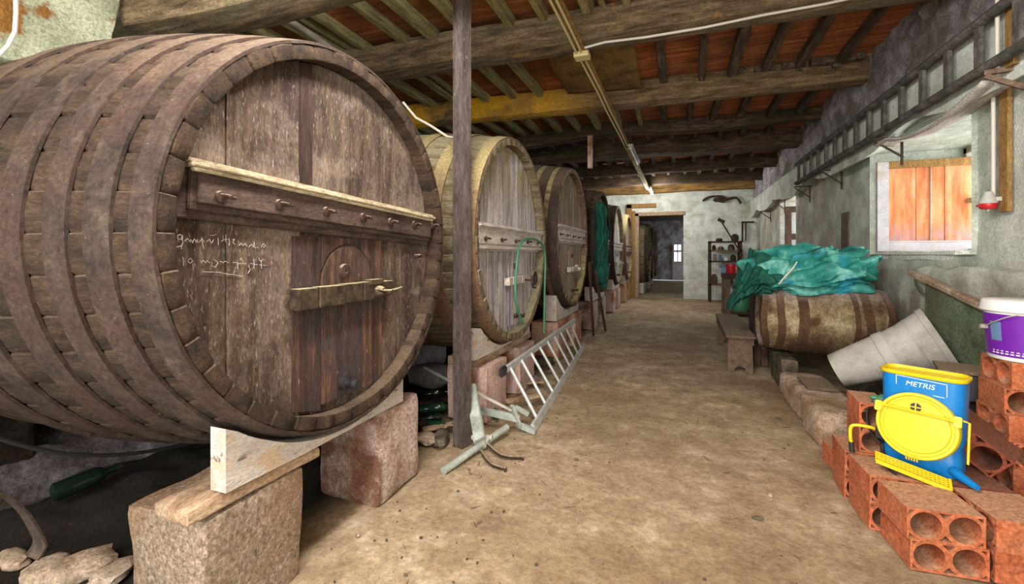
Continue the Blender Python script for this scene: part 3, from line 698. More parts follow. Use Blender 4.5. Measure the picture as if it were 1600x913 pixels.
# ------------------------------------------------------------------ supports
def saddle(name, X0, x1, Yc, zc, rr, y0, y1, z0, z1, m, label, group=None):
    s = MB(); n = 24; poly = []
    for i in range(n+1):
        y = y0+(y1-y0)*i/n; d = abs(y-Yc)
        c = zc-math.sqrt(max(.0, rr*rr-d*d)) if d < rr else 9
        zz = min(z1, c-.004)
        poly.append((y, max(z0+.02, zz)+.004*nz((y, 0, 0), 8)))
    low = [(y0+(y1-y0)*i/6, z0+.008*nz((i, 2, 0), .7)) for i in range(7)]
    s.prism(low+poly[::-1], x1, X0, YZ(0))
    return obj(name, s, m, label=label, cat='support', group=group)
def pillar(x1, x0, y0, y1, z1, m, label, seed, rnd=.03, amp=.012):
    b = MB(); b.block(((x0+x1)/2, (y0+y1)/2, z1/2-.01), (x1-x0, y1-y0, z1), seed, n=10, amp=amp, rnd=rnd)
    return obj('stone_pillar', b, m, smooth=True, label=label, cat='pillar')
pillar(-1.67, -2.12, 1.17, 1.64, .50, m_granite, 'big granite block nearest the camera under the huge barrel', 1, rnd=.02)
pillar(-1.67, -2.14, 2.21, 2.64, .56, m_granite2, 'granite block with peeling face under the right end of the white saddle', 2)
pk = MB(); pk.block((-1.78, 1.43, .53), (.22, .64, .062), 5, n=8, amp=.008, rnd=.02)
obj('wood_plank', pk, m_plank, smooth=True, label='worn pale plank between nearest granite block and white saddle beam', cat='plank')
saddle('saddle_beam', -1.655, -1.74, 1.9, 1.577, RB(.94, 2.8, .19, .14)+.016, 1.24, 2.43, .565, .82, m_wbeam, 'flaking whitewashed saddle beam carrying the front of the huge barrel')
pillar(-3.8, -4.2, 1.2, 1.6, .5, m_backshade, 'shade-darkened stone block under the back of the huge barrel', 3)
pillar(-3.8, -4.2, 2.2, 2.6, .5, m_backshade, 'second shade-darkened stone block under the back of the huge barrel, farther one', 4)
saddle('saddle_beam', -4.0, -4.15, 1.9, 1.577, RB(.94, 2.8, .19, .4)+.016, 1.26, 2.43, .48, .72, m_backshade, 'shade-darkened saddle beam under the back end of the huge barrel')
# second barrel
def post_pair(X, ys, ztop, mats, lab, seed):
    for i, (y0, y1) in enumerate(ys):
        b = MB(); b.block((X-.2, (y0+y1)/2, ztop/2), (.4, y1-y0, ztop), seed+i, n=8, amp=.008, rnd=.015)
        obj('stone_pillar', b, mats[i % len(mats)], smooth=True, label=lab[i], cat='pillar')
pA = at(761, 560, X=-1.6).y; pB = at(792, 560, X=-1.6).y; pC = at(813, 560, X=-1.6).y; pD = at(836, 560, X=-1.6).y
post_pair(-1.6, [(pA, pB), (pC, pD)], .50, [m_pinkpost, m_pinkpost], ['pinkish whitewashed pillar under the near side of the hand-wheel barrel', 'pinkish pillar under the far side of the hand-wheel barrel, behind the leaning ladder'], 20)
b = MB(); b.block((-1.82, (pA+pD)/2, .545), (.3, pD-pA+.1, .08), 9, n=8, amp=.006, rnd=.012)
obj('wood_plank', b, m_plank, smooth=True, label='brown plank across the two pillars of the hand-wheel barrel', cat='plank')
saddle('saddle_beam', -1.64, -1.76, 4.28, 1.65, RB(1, 2.6, .13, .21)+.016, at(742, 520, X=-1.64).y, 4.95, .59, .86, m_wbeam, 'white saddle beam under the hand-wheel barrel')
post_pair(-3.6, [(3.6, 4.0), (4.6, 5.0)], .55, [m_rubble], ['dark block under the back of the hand-wheel barrel, nearer one', 'dark block under the back of the hand-wheel barrel, farther one'], 24)
# third
post_pair(-1.6, [(6.1, 6.6), (7.15, 7.7)], .54, [m_pillbrick], ['orange-brown brick pillar under the near side of the third barrel', 'orange-brown brick pillar under the far side of the third barrel'], 30)
saddle('saddle_beam', -1.64, -1.80, 6.9, 1.765, RB(1.055, 2.6, .13, .25)+.016, 6.15, 7.6, .55, .92, m_wbeam, 'whitewashed saddle beam under the third barrel')
post_pair(-3.6, [(6.2, 6.6), (7.2, 7.6)], .62, [m_rubble], ['dark block under the back of the third barrel, nearer one', 'dark block under the back of the third barrel, farther one'], 34)
for (X, Yc, zc, rr, w1, lb) in ((-1.6, 9.63, 1.77, RB(1.05, 2.6, .13, .27)+.018, m_granite2, 'fourth'), (-1.62, 12.5, 1.76, RB(1.05, 2.6, .13, .27)+.018, m_pinkpost, 'next to last'), (-1.6, 14.98, 1.76, RB(1.05, 2.6, .13, .27)+.018, m_pillbrick, 'last')):
    post_pair(X, [(Yc-.7, Yc-.3), (Yc+.3, Yc+.75)], .56, [w1], ['squat pillar under the near side of the %s barrel' % lb, 'squat pillar under the far side of the %s barrel' % lb], int(Yc*3))
    saddle('saddle_beam', X-.03, X-.2, Yc, zc, rr, Yc-.7, Yc+.7, .57, .85, m_wbeam, 'saddle beam under the %s barrel' % lb)
    post_pair(-3.6, [(Yc-.6, Yc+.6)], .58, [m_rubble], ['dark masonry block under the back of the %s barrel' % lb], int(Yc*5))

# ------------------------------------------------------------------ steel post
sp = MB(); p0 = at(718, 700, z=0)
PX, PY = p0.x-.0, p0.y+.05
sp.prism([(-.048, -.048), (.048, -.048), (.048, .048), (-.048, .048)], 0, 3.99, Matrix.Translation((PX, PY, 0)) @ Matrix.Rotation(R(72), 4, 'Z'))
for q in (-.044, .044): sp.prism([(-.055, q-.006), (-.040, q-.006), (-.040, q+.006), (-.055, q+.006)], 0, 3.99, Matrix.Translation((PX, PY, 0)) @ Matrix.Rotation(R(72), 4, 'Z'))
obj('steel_post', sp, m_steelpost, label='tall rusty steel post standing from floor to ceiling in front of the second barrel', cat='post')

# ------------------------------------------------------------------ conduit board, lamps
SX = -.935
root = thing('conduit_run', 'long thin board with two cream conduits running along the ceiling to the lit lamp', 'conduit', (SX, 9, 3.4))
b = MB(); b.box((SX+.02, 6.4, 3.535), (.07, 17.0, .02)); obj('board', b, m_tanwood, root)
for dx in (-.03, .02):
    b = MB(); b.tube([(SX+dx+.008*nz((0, -2+i*.4, dx*9), 1), -2+i*.4, 3.508+.006*nz((dx, i*.4, 0), 2)) for i in range(42)], .012, 8); obj('conduit', b, m_cond, root, smooth=True)
b = MB(); b.box((SX+.01, at(908, 78, X=SX).y, 3.50), (.15, .13, .055), bev=.008); obj('junction_box', b, m_cond, root)
b = MB()
for i in range(26):
    y = 8.6+i*.22; b.tube([(SX-.035+.03*math.sin(i*PI/1), y, 3.50), (SX+.035, y+.11, 3.49), (SX-.035, y+.22, 3.50)], .009, 6)
obj('twisted_wire', b, m_cond, root)
def lamp(y0, y1, lit, label, pw=60):
    r_ = thing('tube_lamp', label, 'lamp', (SX+.06, (y0+y1)/2, 3.3))
    b = MB(); b.box((SX+.09, (y0+y1)/2, 3.47), (.09, y1-y0, .05), bev=.006); obj('lamp_housing', b, m_galv, r_)
    b = MB(); b.tube([(SX+.09, y0+.05, 3.42), (SX+.09, y1-.05, 3.42)], .022, 12); obj('tube', b, m_lit if lit else m_tube, r_, smooth=True)
    for y in (y0+.04, y1-.04):
        b = MB(); b.box((SX+.09, y, 3.43), (.05, .03, .07), bev=.005); obj('tube_holder', b, m_galv, r_)
    if lit:
        for q in (.2, .8):
            l = bpy.data.lights.new('tube_light', 'POINT'); l.shadow_soft_size = .12; l.energy = pw; l.color = (1, .98, .95)
            o = bpy.data.objects.new('tube_light', l); COL.objects.link(o); o.location = (0.03, (q-.5)*(y1-y0), -.06); o.parent = r_
lamp(8.3, 9.9, False, 'unlit grey tube lamp fixed beside the ceiling conduits')
lamp(13.6, 14.9, True, 'glowing tube lamp at the far end of the ceiling conduits')
lamp(.5, 2.0, True, 'added unseen tube lamp above the camera, filling walls and ceiling', 120)  # this lamp and the next are unseen, added as fill light
lamp(-2.0, -.5, True, 'added unseen tube lamp behind the camera, filling walls and ceiling', 90)
# cables
b = MB(); P_ = [at(912, 76, z=3.52)]+[at(x, y, Y=4.30) for x, y in ((945, 66), (1010, 58), (1100, 43), (1190, 24), (1290, 6), (1380, -14))]
P_[0] = Vector((SX+.07, P_[1].y, 3.50)); b.tube(P_, .011, 7)
obj('ceiling_cable', b, m_pvc, smooth=True, label='white cable stapled along the side of the beam over the steel post', cat='cable')
b = MB(); b.tube([at(450, 30, Y=3.3), at(585, 120, Y=4.35)], .03, 12)
obj('metal_rod', b, m_galv, smooth=True, label='pinkish tube poking up over the top of the huge barrel', cat='tube')
b = MB(); b.tube([at(x, y, Y=4.0-.2) for x, y in ((630, 160), (650, 184), (672, 196), (700, 214), (740, 220))], .012, 7)
obj('loose_cable', b, m_pvc, smooth=True, label='loose pale cable drooping from the huge barrel to the second barrel', cat='cable')
b = MB(); b.tube([at(x, y, X=-3.9) for x, y in ((24, -20), (25, 20), (23, 50), (12, 72), (-6, 90), (-30, 100))], .012, 7)
obj('wall_wire', b, m_pvc, smooth=True, label='thin grey wire curling down the flaking wall at the top left', cat='wire')

# ------------------------------------------------------------------ hose on second barrel
b = MB(); hx = xf2+.13
def sm(pts, n=6):
    out = []
    for i in range(len(pts)-1):
        p0 = pts[max(i-1, 0)]; p1 = pts[i]; p2 = pts[i+1]; p3 = pts[min(i+2, len(pts)-1)]
        for j in range(n):
            t = j/n
            out.append(.5*((2*p1)+(p2-p0)*t+(2*p0-5*p1+4*p2-p3)*t*t+(3*p1-p0-3*p2+p3)*t**3))
    out.append(pts[-1]); return out
P_ = [at(x, y, X=hx) for x, y in ((817, 507), (806, 470), (807, 415), (812, 385), (822, 374), (838, 375), (849, 386), (852, 410), (851, 450), (850, 521))]
b.tube(sm(P_), .013, 8)
obj('green_hose', b, m_hose, smooth=True, label='green hose looped over the crossbar of the hand-wheel barrel', cat='hose')

# ------------------------------------------------------------------ netting hanging between third and fourth barrel
b = MB()
def nf(u, v):
    y = at(918+u*26, 380, X=-1.42).y; 
    z = 2.42-1.5*v
    wd = .32+.28*math.sin(v*PI)
    yy = 8.4+(u-.5)*wd+.10*math.sin(v*5)+v*.25
    return Vector((-1.40+.07*math.sin(u*19+v*4)+.05*nz((u*4, v*6, 1), 1.5), yy, z+.04*math.sin(u*9)))
b.grid(nf, 30, 44)
o = obj('green_netting', b, m_dkgreen, smooth=True, label='dark green netting hanging in front of the brown-headed barrel', cat='netting'); solidify(o, .03)
# leaning boards by third barrel
def leanboard(pa, pb, w_, t, m, label, name='leaning_board', group=None):
    b = MB(); b.bar(pa, pb, w_, t, up=(1, 0, .2), bev=.004); return obj(name, b, m, label=label, cat='board', group=group)
q = at(927, 522, z=0.02); leanboard(q, at(921, 415, X=-1.34), .16, .04, m_darkwood, 'dark board leaning against the third barrel, nearer of the two')
q = at(946, 515, z=0.02); leanboard(q, at(930, 425, X=-1.36), .14, .04, m_darkwood, 'dark slanting board leaning beside the third barrel, farther of the two')

# ------------------------------------------------------------------ aluminium ladder lying on its edge
root = thing('aluminium_ladder', 'grey aluminium ladder leaning on its side along the barrel pillars', 'ladder', (-1.25, 5.4, 0))
F0 = at(833, 670, z=.03); F1 = at(912, 541, z=.03)
T0 = at(783, 582, X=-1.5); T1 = at(899, 500, X=-1.72)
T0 = Vector((F0.x-.32, F0.y+.06, .54)); k0 = at(790, 578, X=F0.x-.36); k1 = at(898, 501, X=F1.x-.05)
T0 = k0; T1 = k1
for (a, c) in ((F0, F1), (T0, T1)):
    b = MB(); b.bar(a, c, .03, .075, up=(-.3, 0, 1) if a is F0 else (.2, 0, 1), bev=.004); obj('rail', b, m_alu, root)
for i in range(9):
    t = (i+.5)/9.2; t2 = (i+.35)/9.2
    b = MB(); b.tube([F0.lerp(F1, t), T0.lerp(T1, t2)], .016, 8); obj('rung', b, m_alu, root, smooth=True)
b = MB(); dd = (T0-T1).normalized(); b.bar(T0, T0+dd*.12, .04, .085, bev=.01); obj('rail_cap', b, m_black, root)

# folded aluminium trestle in front of the post
root = thing('folding_trestle', 'folded grey metal trestle lying on the floor in front of the steel post', 'trestle', tuple(at(770, 690, z=0)))
def zp(x, y, z): return at(x, y, z=z)
def mbar(a, c, w_, h_, name='frame', m=None, **kw):
    b = MB(); b.bar(a, c, w_, h_, bev=.004, **kw); return obj(name, b, m or m_dgalv, root)
mbar(zp(750, 688, .10), zp(735, 603, .42), .09, .035, 'plate', up=(0, -1, .2))
b = MB(); b.tube([zp(693, 736, .03), zp(792, 668, .07)], .026, 12); obj('foot_tube', b, m_dgalv, root, smooth=True)
mbar(zp(745, 640, .16), zp(812, 655, .12), .03, .06)
mbar(zp(800, 634, .24), zp(812, 668, .04), .05, .03)
mbar(zp(810, 664, .05), zp(836, 675, .03), .03, .05)
mbar(zp(805, 636, .16), zp(826, 648, .1), .03, .04)
mbar(zp(662, 574, .40), zp(705, 597, .34), .022, .022, 'rod', m_galv)
mbar(zp(745, 614, .34), zp(800, 642, .22), .02, .02, 'rod', m_galv)
for (x0, y0, x1, y1, x2, y2) in ((752, 705, 768, 725, 791, 733), (762, 694, 785, 712, 818, 715)):
    b = MB(); b.tube(sm([zp(x0, y0, .05), zp(x1, y1, .03), zp(x2, y2, .02)]), .014, 8)
    b.tube([zp(x2-3, y2, .02), zp(x2, y2, .02)], .022, 8); obj('bent_leg', b, m_iron, root, smooth=True)
b = MB(); c = zp(752, 690, .06); b.rock(c, (.14, .12, .1), 3, 2, .2); b.tube([c+Vector((-.08, 0, .02)), c+Vector((.08, .03, .03))], .02, 8); obj('hinge', b, m_galv, root)

# ------------------------------------------------------------------ debris between the supports
def rock(p, size, seed, m, label, name='stone', group=None, rz=0, cube=.3, cat='stone', amp=.13):
    b = MB(); b.rock((p.x, p.y, p.z+size[2]*.42), size, seed, 3, amp, rz, cube); return obj(name, b, m, smooth=True, label=label, cat=cat, group=group)
def bottle(p, q, m, label, r=.04, ln=None, group='green glass bottles in the debris'):
    ax = (q-p); L_ = ln or ax.length; ax.normalize(); s = ax.orthogonal().normalized(); u = ax.cross(s)
    M = Matrix(((s.x, u.x, ax.x, p.x), (s.y, u.y, ax.y, p.y), (s.z, u.z, ax.z, p.z), (0, 0, 0, 1)))
    b = MB(); b.lathe([(0, .01), (r*.7, 0), (r, .012), (r, L_*.62), (r*.8, L_*.7), (r*.36, L_*.78), (r*.34, L_*.97), (r*.42, L_*.98), (r*.42, L_), (0, L_)], 18, M)
    return obj('glass_bottle', b, m, smooth=True, label=label, cat='bottle', group=group)
def flat(x, y, z, dx=0, dy=0): v = at(x, y, z=z); return Vector((v.x+dx, v.y+dy, z))
bottle(flat(655, 640, .07), flat(712, 634, .09), m_gglass, 'long green bottle lying left of the steel post foot, topmost')
bottle(flat(690, 652, .045), flat(652, 655, .05), m_dglass, 'dark bottle lying under the topmost green bottle left of the post')
bottle(flat(668, 664, .04), flat(706, 667, .04), m_gglass, 'green bottle lying by the rubble left of the post foot')
bottle(flat(662, 616, .16), flat(700, 612, .18), m_dglass, 'dark green bottle on the pale rubble behind the post')
bottle(flat(770, 640, .05), flat(778, 655, .05), m_gglass, 'short green bottle standing askew behind the trestle', ln=.22)
for k, (x, y, sx, sy, sz, mm, lb) in enumerate((
    (676, 600, .55, .4, .26, m_white_rock, 'pale rubble heap behind the steel post, largest lump'),
    (662, 575, .5, .5, .5, m_white_rock, 'whitewashed boulder beneath the second barrel, left of the post'),
    (690, 690, .32, .12, .07, m_rubble, 'flat brown stick-like stone left of the post foot'),
    (668, 690, .25, .16, .06, m_stone, 'flat tan slab piece by the corner of the granite block'),
    (768, 612, .3, .2, .12, m_white_rock, 'pale stone just right of the post at trestle height'),
    (800, 604, .2, .2, .12, m_rubble, 'dark stone between the pillars of the hand-wheel barrel'),
    (822, 600, .3, .3, .1, m_white_rock, 'pale flat stone behind the ladder rungs'),
    (845, 570, .35, .3, .12, m_rubble, 'brown stone behind the middle ladder rungs'),
    (870, 545, .3, .3, .1, m_white_rock, 'pale stone behind the far ladder rungs'))):
    rock(flat(x, y, 0), (sx, sy, sz), k, mm, lb, rz=k)
for k, (x0, y0, x1, y1) in enumerate(((656, 660, 730, 672), (660, 672, 722, 660), (655, 630, 700, 625), (800, 600, 850, 596), (812, 585, 860, 575), (790, 628, 842, 618))):
    b = MB(); b.bar(flat(x0, y0, .03+.014*k), flat(x1, y1, .04+.014*k), .07, .025, bev=.004)
    obj('broken_board', b, m_plank if k % 2 else m_darkwood, label=('broken %s lath lying ' % ('pale' if k % 2 else 'dark')) + ['by the steel post foot', 'crosswise by the steel post foot', 'over rubble left of the post', 'behind the near ladder rungs', 'behind the middle ladder rungs', 'between ladder and trestle'][k], cat='board')
# whitewashed foot of the left wall
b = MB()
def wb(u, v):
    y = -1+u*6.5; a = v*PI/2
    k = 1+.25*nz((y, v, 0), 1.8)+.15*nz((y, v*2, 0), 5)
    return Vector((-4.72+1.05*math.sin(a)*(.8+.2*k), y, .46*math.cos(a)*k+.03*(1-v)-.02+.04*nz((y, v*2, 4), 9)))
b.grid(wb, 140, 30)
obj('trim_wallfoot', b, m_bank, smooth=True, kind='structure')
# left foreground: cable, bottle, hoop, stones
b = MB(); b.tube(sm([at(x, y, X=-2.75) for x, y in ((-60, 660), (0, 686), (90, 708), (170, 712), (250, 703), (330, 684))]), .010, 7)
obj('black_cable', b, m_black, smooth=True, label='black cable sagging beneath the huge barrel at the left', cat='cable')
bottle(flat(80, 772, .1), flat(190, 728, .14), m_dglass, 'dark green bottle lying in shadow under the huge barrel', r=.055)
b = MB(); hp = sm([at(x, y, X=-1.95) for x, y in ((-70, 800), (-30, 772), (0, 772), (36, 800), (58, 836), (62, 852), (50, 872))], 5)
for A, B in zip(hp, hp[1:]): b.bar(A, B+(B-A)*.08, .07, .006, up=(B-A).cross(Vector((1, 0, 0))))
obj('broken_hoop', b, m_b1hoop, label='rusty bent barrel hoop arching from the floor at the lower left', cat='hoop')
for k, (x, y, sx, sy, sz, lb) in enumerate(((75, 905, .18, .16, .09, 'angular brown stone at the bottom left edge'), (125, 900, .24, .2, .10, 'rounded tan stone beside the nearest granite block'),
                                           (175, 905, .2, .14, .06, 'small reddish stone touching the nearest granite block'), (20, 880, .22, .1, .05, 'pale splinter of stone at the lower left corner'))):
    rock(flat(x, y, 0), (sx, sy, sz), 40+k, m_stone, lb, rz=k)

# ------------------------------------------------------------------ right side
# wall ladder on its brackets
LX, ZB, ZT = 2.045, 2.837, 3.187
root = thing('wall_ladder', 'long grey wooden ladder hung sideways along the right wall', 'ladder', (LX, 6.5, ZB-.04))
for z in (ZB, ZT):
    b = MB(); b.tube([(LX+.008*nz((0, 3.2+i*.35, z), 1), 3.2+i*.345, z+.012*nz((0, i*.4, z), 1.5)) for i in range(20)], [.043+.004*nz((i, z, 0), 1.7) for i in range(20)], 8, flat=.85)
    obj('rail', b, m_gladder, root, smooth=True)
y = 3.45
while y < 9.7:
    b = MB(); b.bar((LX, y, ZB-.01), (LX, y, ZT+.01), .03, .075, up=(0, 1, 0), bev=.005); obj('rung', b, m_gladder, root)
    y += .41
# brackets
for i, (y, big) in enumerate(((4.12, 1), (6.05, 0), (8.0, 0), (9.75, 0), (11.9, 0), (13.6, 0))):
    b = MB(); m = m_bench if big else m_iron; t = .035 if big else .02
    zt = 2.775 if y < 10 else under(y)-.03
    b.bar((2.0, y-(.0), zt), (2.29, y-(.10 if big else 0), zt), t, t); b.bar((2.01, y, zt-.02), (2.27, y-(.12 if big else 0), zt-.22), t*.9, t*.9); b.bar((2.255, y-(.12 if big else 0), zt+.0), (2.255, y-(.12 if big else 0), zt-.30), t, t)
    obj('wall_bracket', b, m, label=['pale wooden triangular bracket under the near end of the wall ladder', 'iron bracket just beyond the orange shutter, under the wall ladder', 'iron bracket under the middle of the wall ladder', 'iron bracket under the far end of the wall ladder', 'iron bracket above the far dark window', 'farthest small iron bracket on the right wall'][i], cat='bracket')
# sagging strip under the ladder near end
b = MB()
def sf(u, v):
    y = 4.22+u*1.9; z = 2.755-.13*math.sin(min(1, u*1.15)*PI*.95)-.01
    return Vector((2.04+v*.22+.02*nz((y, v, 0), 3), y+.1*v, z+.05*v*math.sin(u*PI)+.012*nz((y, v, 2), 4)))
b.grid(sf, 30, 6); o = obj('sagging_board', b, m_palebar, smooth=True, label='bent pale board sagging below the near half of the wall ladder', cat='board'); solidify(o, .03)
# open shutter in the near window recess
SY = 6.90
root = thing('window_shutter', 'orange wooden shutter with white frame folded back into the bright near window recess', 'shutter', (2.8, SY, 1.54))
zt, zb_ = 2.66, 1.54
for k, (x0, x1) in enumerate(((2.44, 2.708), (2.714, 2.985), (2.993, 3.27))):
    b = MB(); b.box(((x0+x1)/2, SY+.012+.003*k, (zt+zb_)/2+.03), (x1-x0, .022, zt-zb_-.12), bev=.004); obj('panel', b, m_shut, root)
b = MB(); b.box((2.375, SY, (zt+zb_)/2), (.12, .05, zt-zb_), bev=.005); b.box((2.425, SY+.005, (zt+zb_)/2+.02), (.018, .04, zt-zb_-.1)); obj('stile', b, m_shutf, root)
b = MB(); b.box((2.85, SY, zb_+.055), (.84, .05, .11), bev=.005); b.box((2.85, SY-.012, zb_+.12), (.84, .03, .018)); obj('bottom_rail', b, m_shutf, root)
b = MB(); b.box((2.85, SY, zt-.045), (.84, .05, .09), bev=.005); obj('top_rail', b, m_tanwood, root)
b = MB(); b.box((2.85, SY-.006, (zt+zb_)/2+.03), (.006, .02, zt-zb_-.2)); obj('bead', b, m_shutf, root)
# bright sill edges and broken plaster below
sl = MB(); sl.block((2.62, 6.0, 1.485), (.66, 1.7, .10), 3, n=8, amp=.012, rnd=.02)
obj('window_1', sl, m_bright, kind='structure', smooth=True)
fr = MB()
for (y0, y1, z0, z1) in ((W1[0], W1[1], W1[2], W1[3]), (W2[0], W2[1], W2[2], W2[3])):
    for y in (y0+.04, (y0+y1)/2, y1-.04): fr.box((3.22, y, (z0+z1)/2), (.05, .06, z1-z0))
    for z in (z0+.04, (z0+z1)/2, z1-.04): fr.box((3.22, (y0+y1)/2, z), (.05, y1-y0, .06))
obj('window_2', fr, m_shutf, kind='structure')
# dark leaf of far window
root = thing('window_leaf', 'dark brown window leaf with two bright panes in the far recess', 'window', (2.65, 12.15, 1.16))
b = MB(); yy = 12.15
for (x0, x1) in ((2.31, 2.44), (2.62, 2.86)): b.box(((x0+x1)/2, yy, 1.9), (x1-x0, .05, 1.42))
for z in (1.24, 1.92, 2.56): b.box((2.585, yy, z), (.56, .048, .14))
obj('frame', b, m_darkwood, root)
b = MB(); b.box((2.53, yy, 1.9), (.19, .006, 1.3)); obj('pane', b, m_glassp, root)
# flat dark board standing in for the shade of a wall niche
b = MB(); b.box((2.30, 7.95, 1.75), (.05, .30, .75), bev=.01); obj('niche_board', b, m_bench, label='narrow dark board standing in for a shaded niche between the shutter and far window', cat='board')
# electric board and bell socket
root = thing('socket_run', 'brown wood strip with cream conduit ending in a bell socket beside the near window', 'socket', (2.25, 4.42, 1.8))
b = MB(); b.box((2.27, 4.42, 2.29), (.03, .095, .94), bev=.004); b.box((2.10, 4.03, 3.18), (.03, .085, .80), bev=.004); obj('backing_strip', b, m_tanwood, root)
b = MB(); b.tube([(2.24, 4.50, 1.95), (2.24, 4.50, 2.7)], .014, 8); obj('conduit', b, m_pvc, root, smooth=True); b = MB(); b.tube([(2.07, 4.115, 2.8), (2.07, 4.115, 3.55)], .013, 8); obj('conduit', b, m_pvc, root, smooth=True)
c = Vector((2.20, 4.48, 1.86))
b = MB(); b.lathe([(0, .12), (.022, .12), (.034, .09), (.05, .05), (.055, .03), (.05, .028)], 20, Matrix.Translation(c)); b.bar(c+Vector((0, 0, .06)), (2.27, 4.44, c.z+.06), .03, .03); obj('bell_cap', b, m_galv, root, smooth=True)
b = MB(); b.lathe([(.05, .03), (.052, .0), (.04, -.012), (.036, -.008), (0, -.008)], 20, Matrix.Translation(c)); b.tube([c+Vector((-.045, -.02, .01)), c+Vector((-.08, -.03, .012))], .01, 6); obj('socket_body', b, m_red, root, smooth=True)
b = MB(); b.tube([c+Vector((0, 0, -.008)), c+Vector((0, 0, -.03))], .01, 6); obj('screw', b, m_galv, root)
# green stained tank wall
b = MB(); b.prism([(3.0, 0), (5.25, 0), (5.25, 1.25), (4.34, 1.085), (3.0, .86)], 2.13, 2.25, YZ(0))
bmesh.ops.subdivide_edges(b.bm, edges=b.bm.edges[:], cuts=1)
obj('concrete_tank', b, m_greenc, label='green stained concrete tank side with sloping top against the right wall', cat='tank')
b = MB(); b.block((2.12, 4.65, 1.165), (.07, 1.75, .05), 12, n=8, amp=.01, rnd=.012, rx=.187)
obj('tank_coping', b, m_stone, smooth=True, label='crumbling pale coping along the sloping edge of the green tank', cat='coping')
b = MB(); b.block((2.24, 4.3, 1.24), (.14, 2.6, .28), 14, n=12, amp=.03, rnd=.04)
obj('trim_plinth', b, m_plastR, smooth=True, kind='structure')

# kerb stone and flat stones
b = MB(); b.block((1.20, 4.86, .12), (.40, 1.56, .27), 31, n=14, amp=.022, rnd=.06, rz=R(-1))
obj('kerb_stone', b, m_stone, smooth=True, label='long rough pinkish kerb stone on the earth floor beside the bench', cat='stone')
p = at(1222, 546, z=.27); b = MB(); b.rock((p.x+.02, p.y, .305), (.34, .26, .07), 6, 3, .1, .4, .2)
obj('flat_stone', b, m_stone, smooth=True, label='flat oval stone on the far end of the kerb stone', cat='stone')
b = MB(); b.block((1.21, 5.0, .272), (.24, .4, .025), 7, n=4, amp=.004, rnd=.006); obj('flat_tile', b, m_bench, smooth=True, label='thin brown tile lying on the kerb stone before the cask', cat='tile')
rr = random.Random(5)
spots = [(1.55, 4.1), (1.75, 4.25), (1.6, 4.5), (1.95, 4.55), (1.5, 4.85), (1.75, 4.95), (1.55, 5.2), (1.5, 3.95), (1.8, 5.35), (1.46, 4.3), (1.65, 4.72)]
for k, (x, y) in enumerate(spots):
    s_ = rr.uniform(.16, .26); b = MB(); h = rr.uniform(.12, .2); b.rock((x, y, h*.42), (s_*1.2, s_, h), 60+k, 2, .2, k, .4)
    obj('rubble_stone', b, m_rubble, smooth=True, label='dark rubble stone in the heap between kerb stone and green tank', cat='stone', group='rubble stones by the tubs')
# old cask with its sleepers
CX0, CX1, CY, CR = .88, 2.06, 6.02, .395; CZc = .37+CR
for x, lb in ((1.12, 'left'), (1.84, 'right')):
    b = MB(); b.block((x, CY, .16), (.16, .7, .36), int(x*9), n=5, amp=.015, rnd=.02)
    obj('sleeper', b, m_rubble, smooth=True, label='dark sleeper under the %s end of the tarp-topped cask' % lb, cat='support')
root = thing('old_cask', 'mouldy stained cask lying on its side under the teal tarpaulin', 'cask', ((CX0+CX1)/2, CY, CZc-CR))
def cR(s): return CR*(.86+.14*(1-(2*s-1)**2))
b = MB(); b.lathe([(0, .04), (CR*.78, .04), (CR*.8, 0)]+[(cR(i/14), (CX1-CX0)*i/14) for i in range(15)]+[(CR*.8, CX1-CX0), (CR*.78, CX1-CX0-.04), (0, CX1-CX0-.04)], 60, Matrix.Translation((CX0, CY, CZc)) @ AX)
for v in b.bm.verts:
    a = math.atan2(v.co.z-CZc, v.co.y-CY); kk = 1+.012*math.sin(a*20)*(1 if abs(math.sin(a*10)) > .2 else -1)*.4+.02*nz(v.co, 5)
    v.co.y = CY+(v.co.y-CY)*kk; v.co.z = CZc+(v.co.z-CZc)*kk
obj('staves', b, m_cask, root, smooth=True)
for s0, s1 in ((0.0, .05), (.12, .18), (.27, .35), (.70, .74), (.80, .87), (.95, 1)):
    h = MB(); L_ = CX1-CX0
    h.lathe([(cR(s0)+.009, s0*L_), (cR(s1)+.009, s1*L_), (cR(s1)-.01, s1*L_), (cR(s0)-.01, s0*L_)], 60, Matrix.Translation((CX0, CY, CZc)) @ AX, closed=True)
    for v in h.bm.verts:
        v.co.x += .05*nz((v.co.y*1.2, v.co.z*1.2, s0*9), 1.6)
    obj('band', h, m_caskh, root, smooth=True)
# crumpled tarpaulin
def tarp(name, c, size, seed, m, label, sub=6, droop=.0):
    b = MB(); vs = bmesh.ops.create_icosphere(b.bm, subdivisions=sub, radius=1)['verts']; so = Vector((seed*3.1, seed, 0))
    Mr = Matrix.Rotation(.7, 3, 'Y')
    def bil(p, f, st=(1, 1, 1)): q = Mr @ p; return math.sqrt(noise.noise(Vector((q.x*st[0], q.y*st[1], q.z*st[2]))*f+so)**2+.004)
    for v in vs:
        p = v.co.copy(); w_ = p+Vector((noise.noise(p*1.3+so), noise.noise(p*1.3-so), noise.noise(p*1.7+so*2)))*.5
        k = .82+.20*noise.noise(p*1.2+so*3)+.62*bil(w_, 1.6, (.7, 1.1, 1.5))+.22*bil(w_, 3.2, (.5, 1.1, 1.6))+.035*bil(w_, 8, (.5, 1, 1.6))
        q = p*k; z = q.z
        if z < 0: z *= .5
        v.co = Vector((q.x*size[0]/2, q.y*size[1]/2, z*size[2]/2-droop*max(0, -q.x)**2))
        v.co = v.co+Vector(c)
    return obj(name, b, m, smooth=True, label=label, cat='tarpaulin')
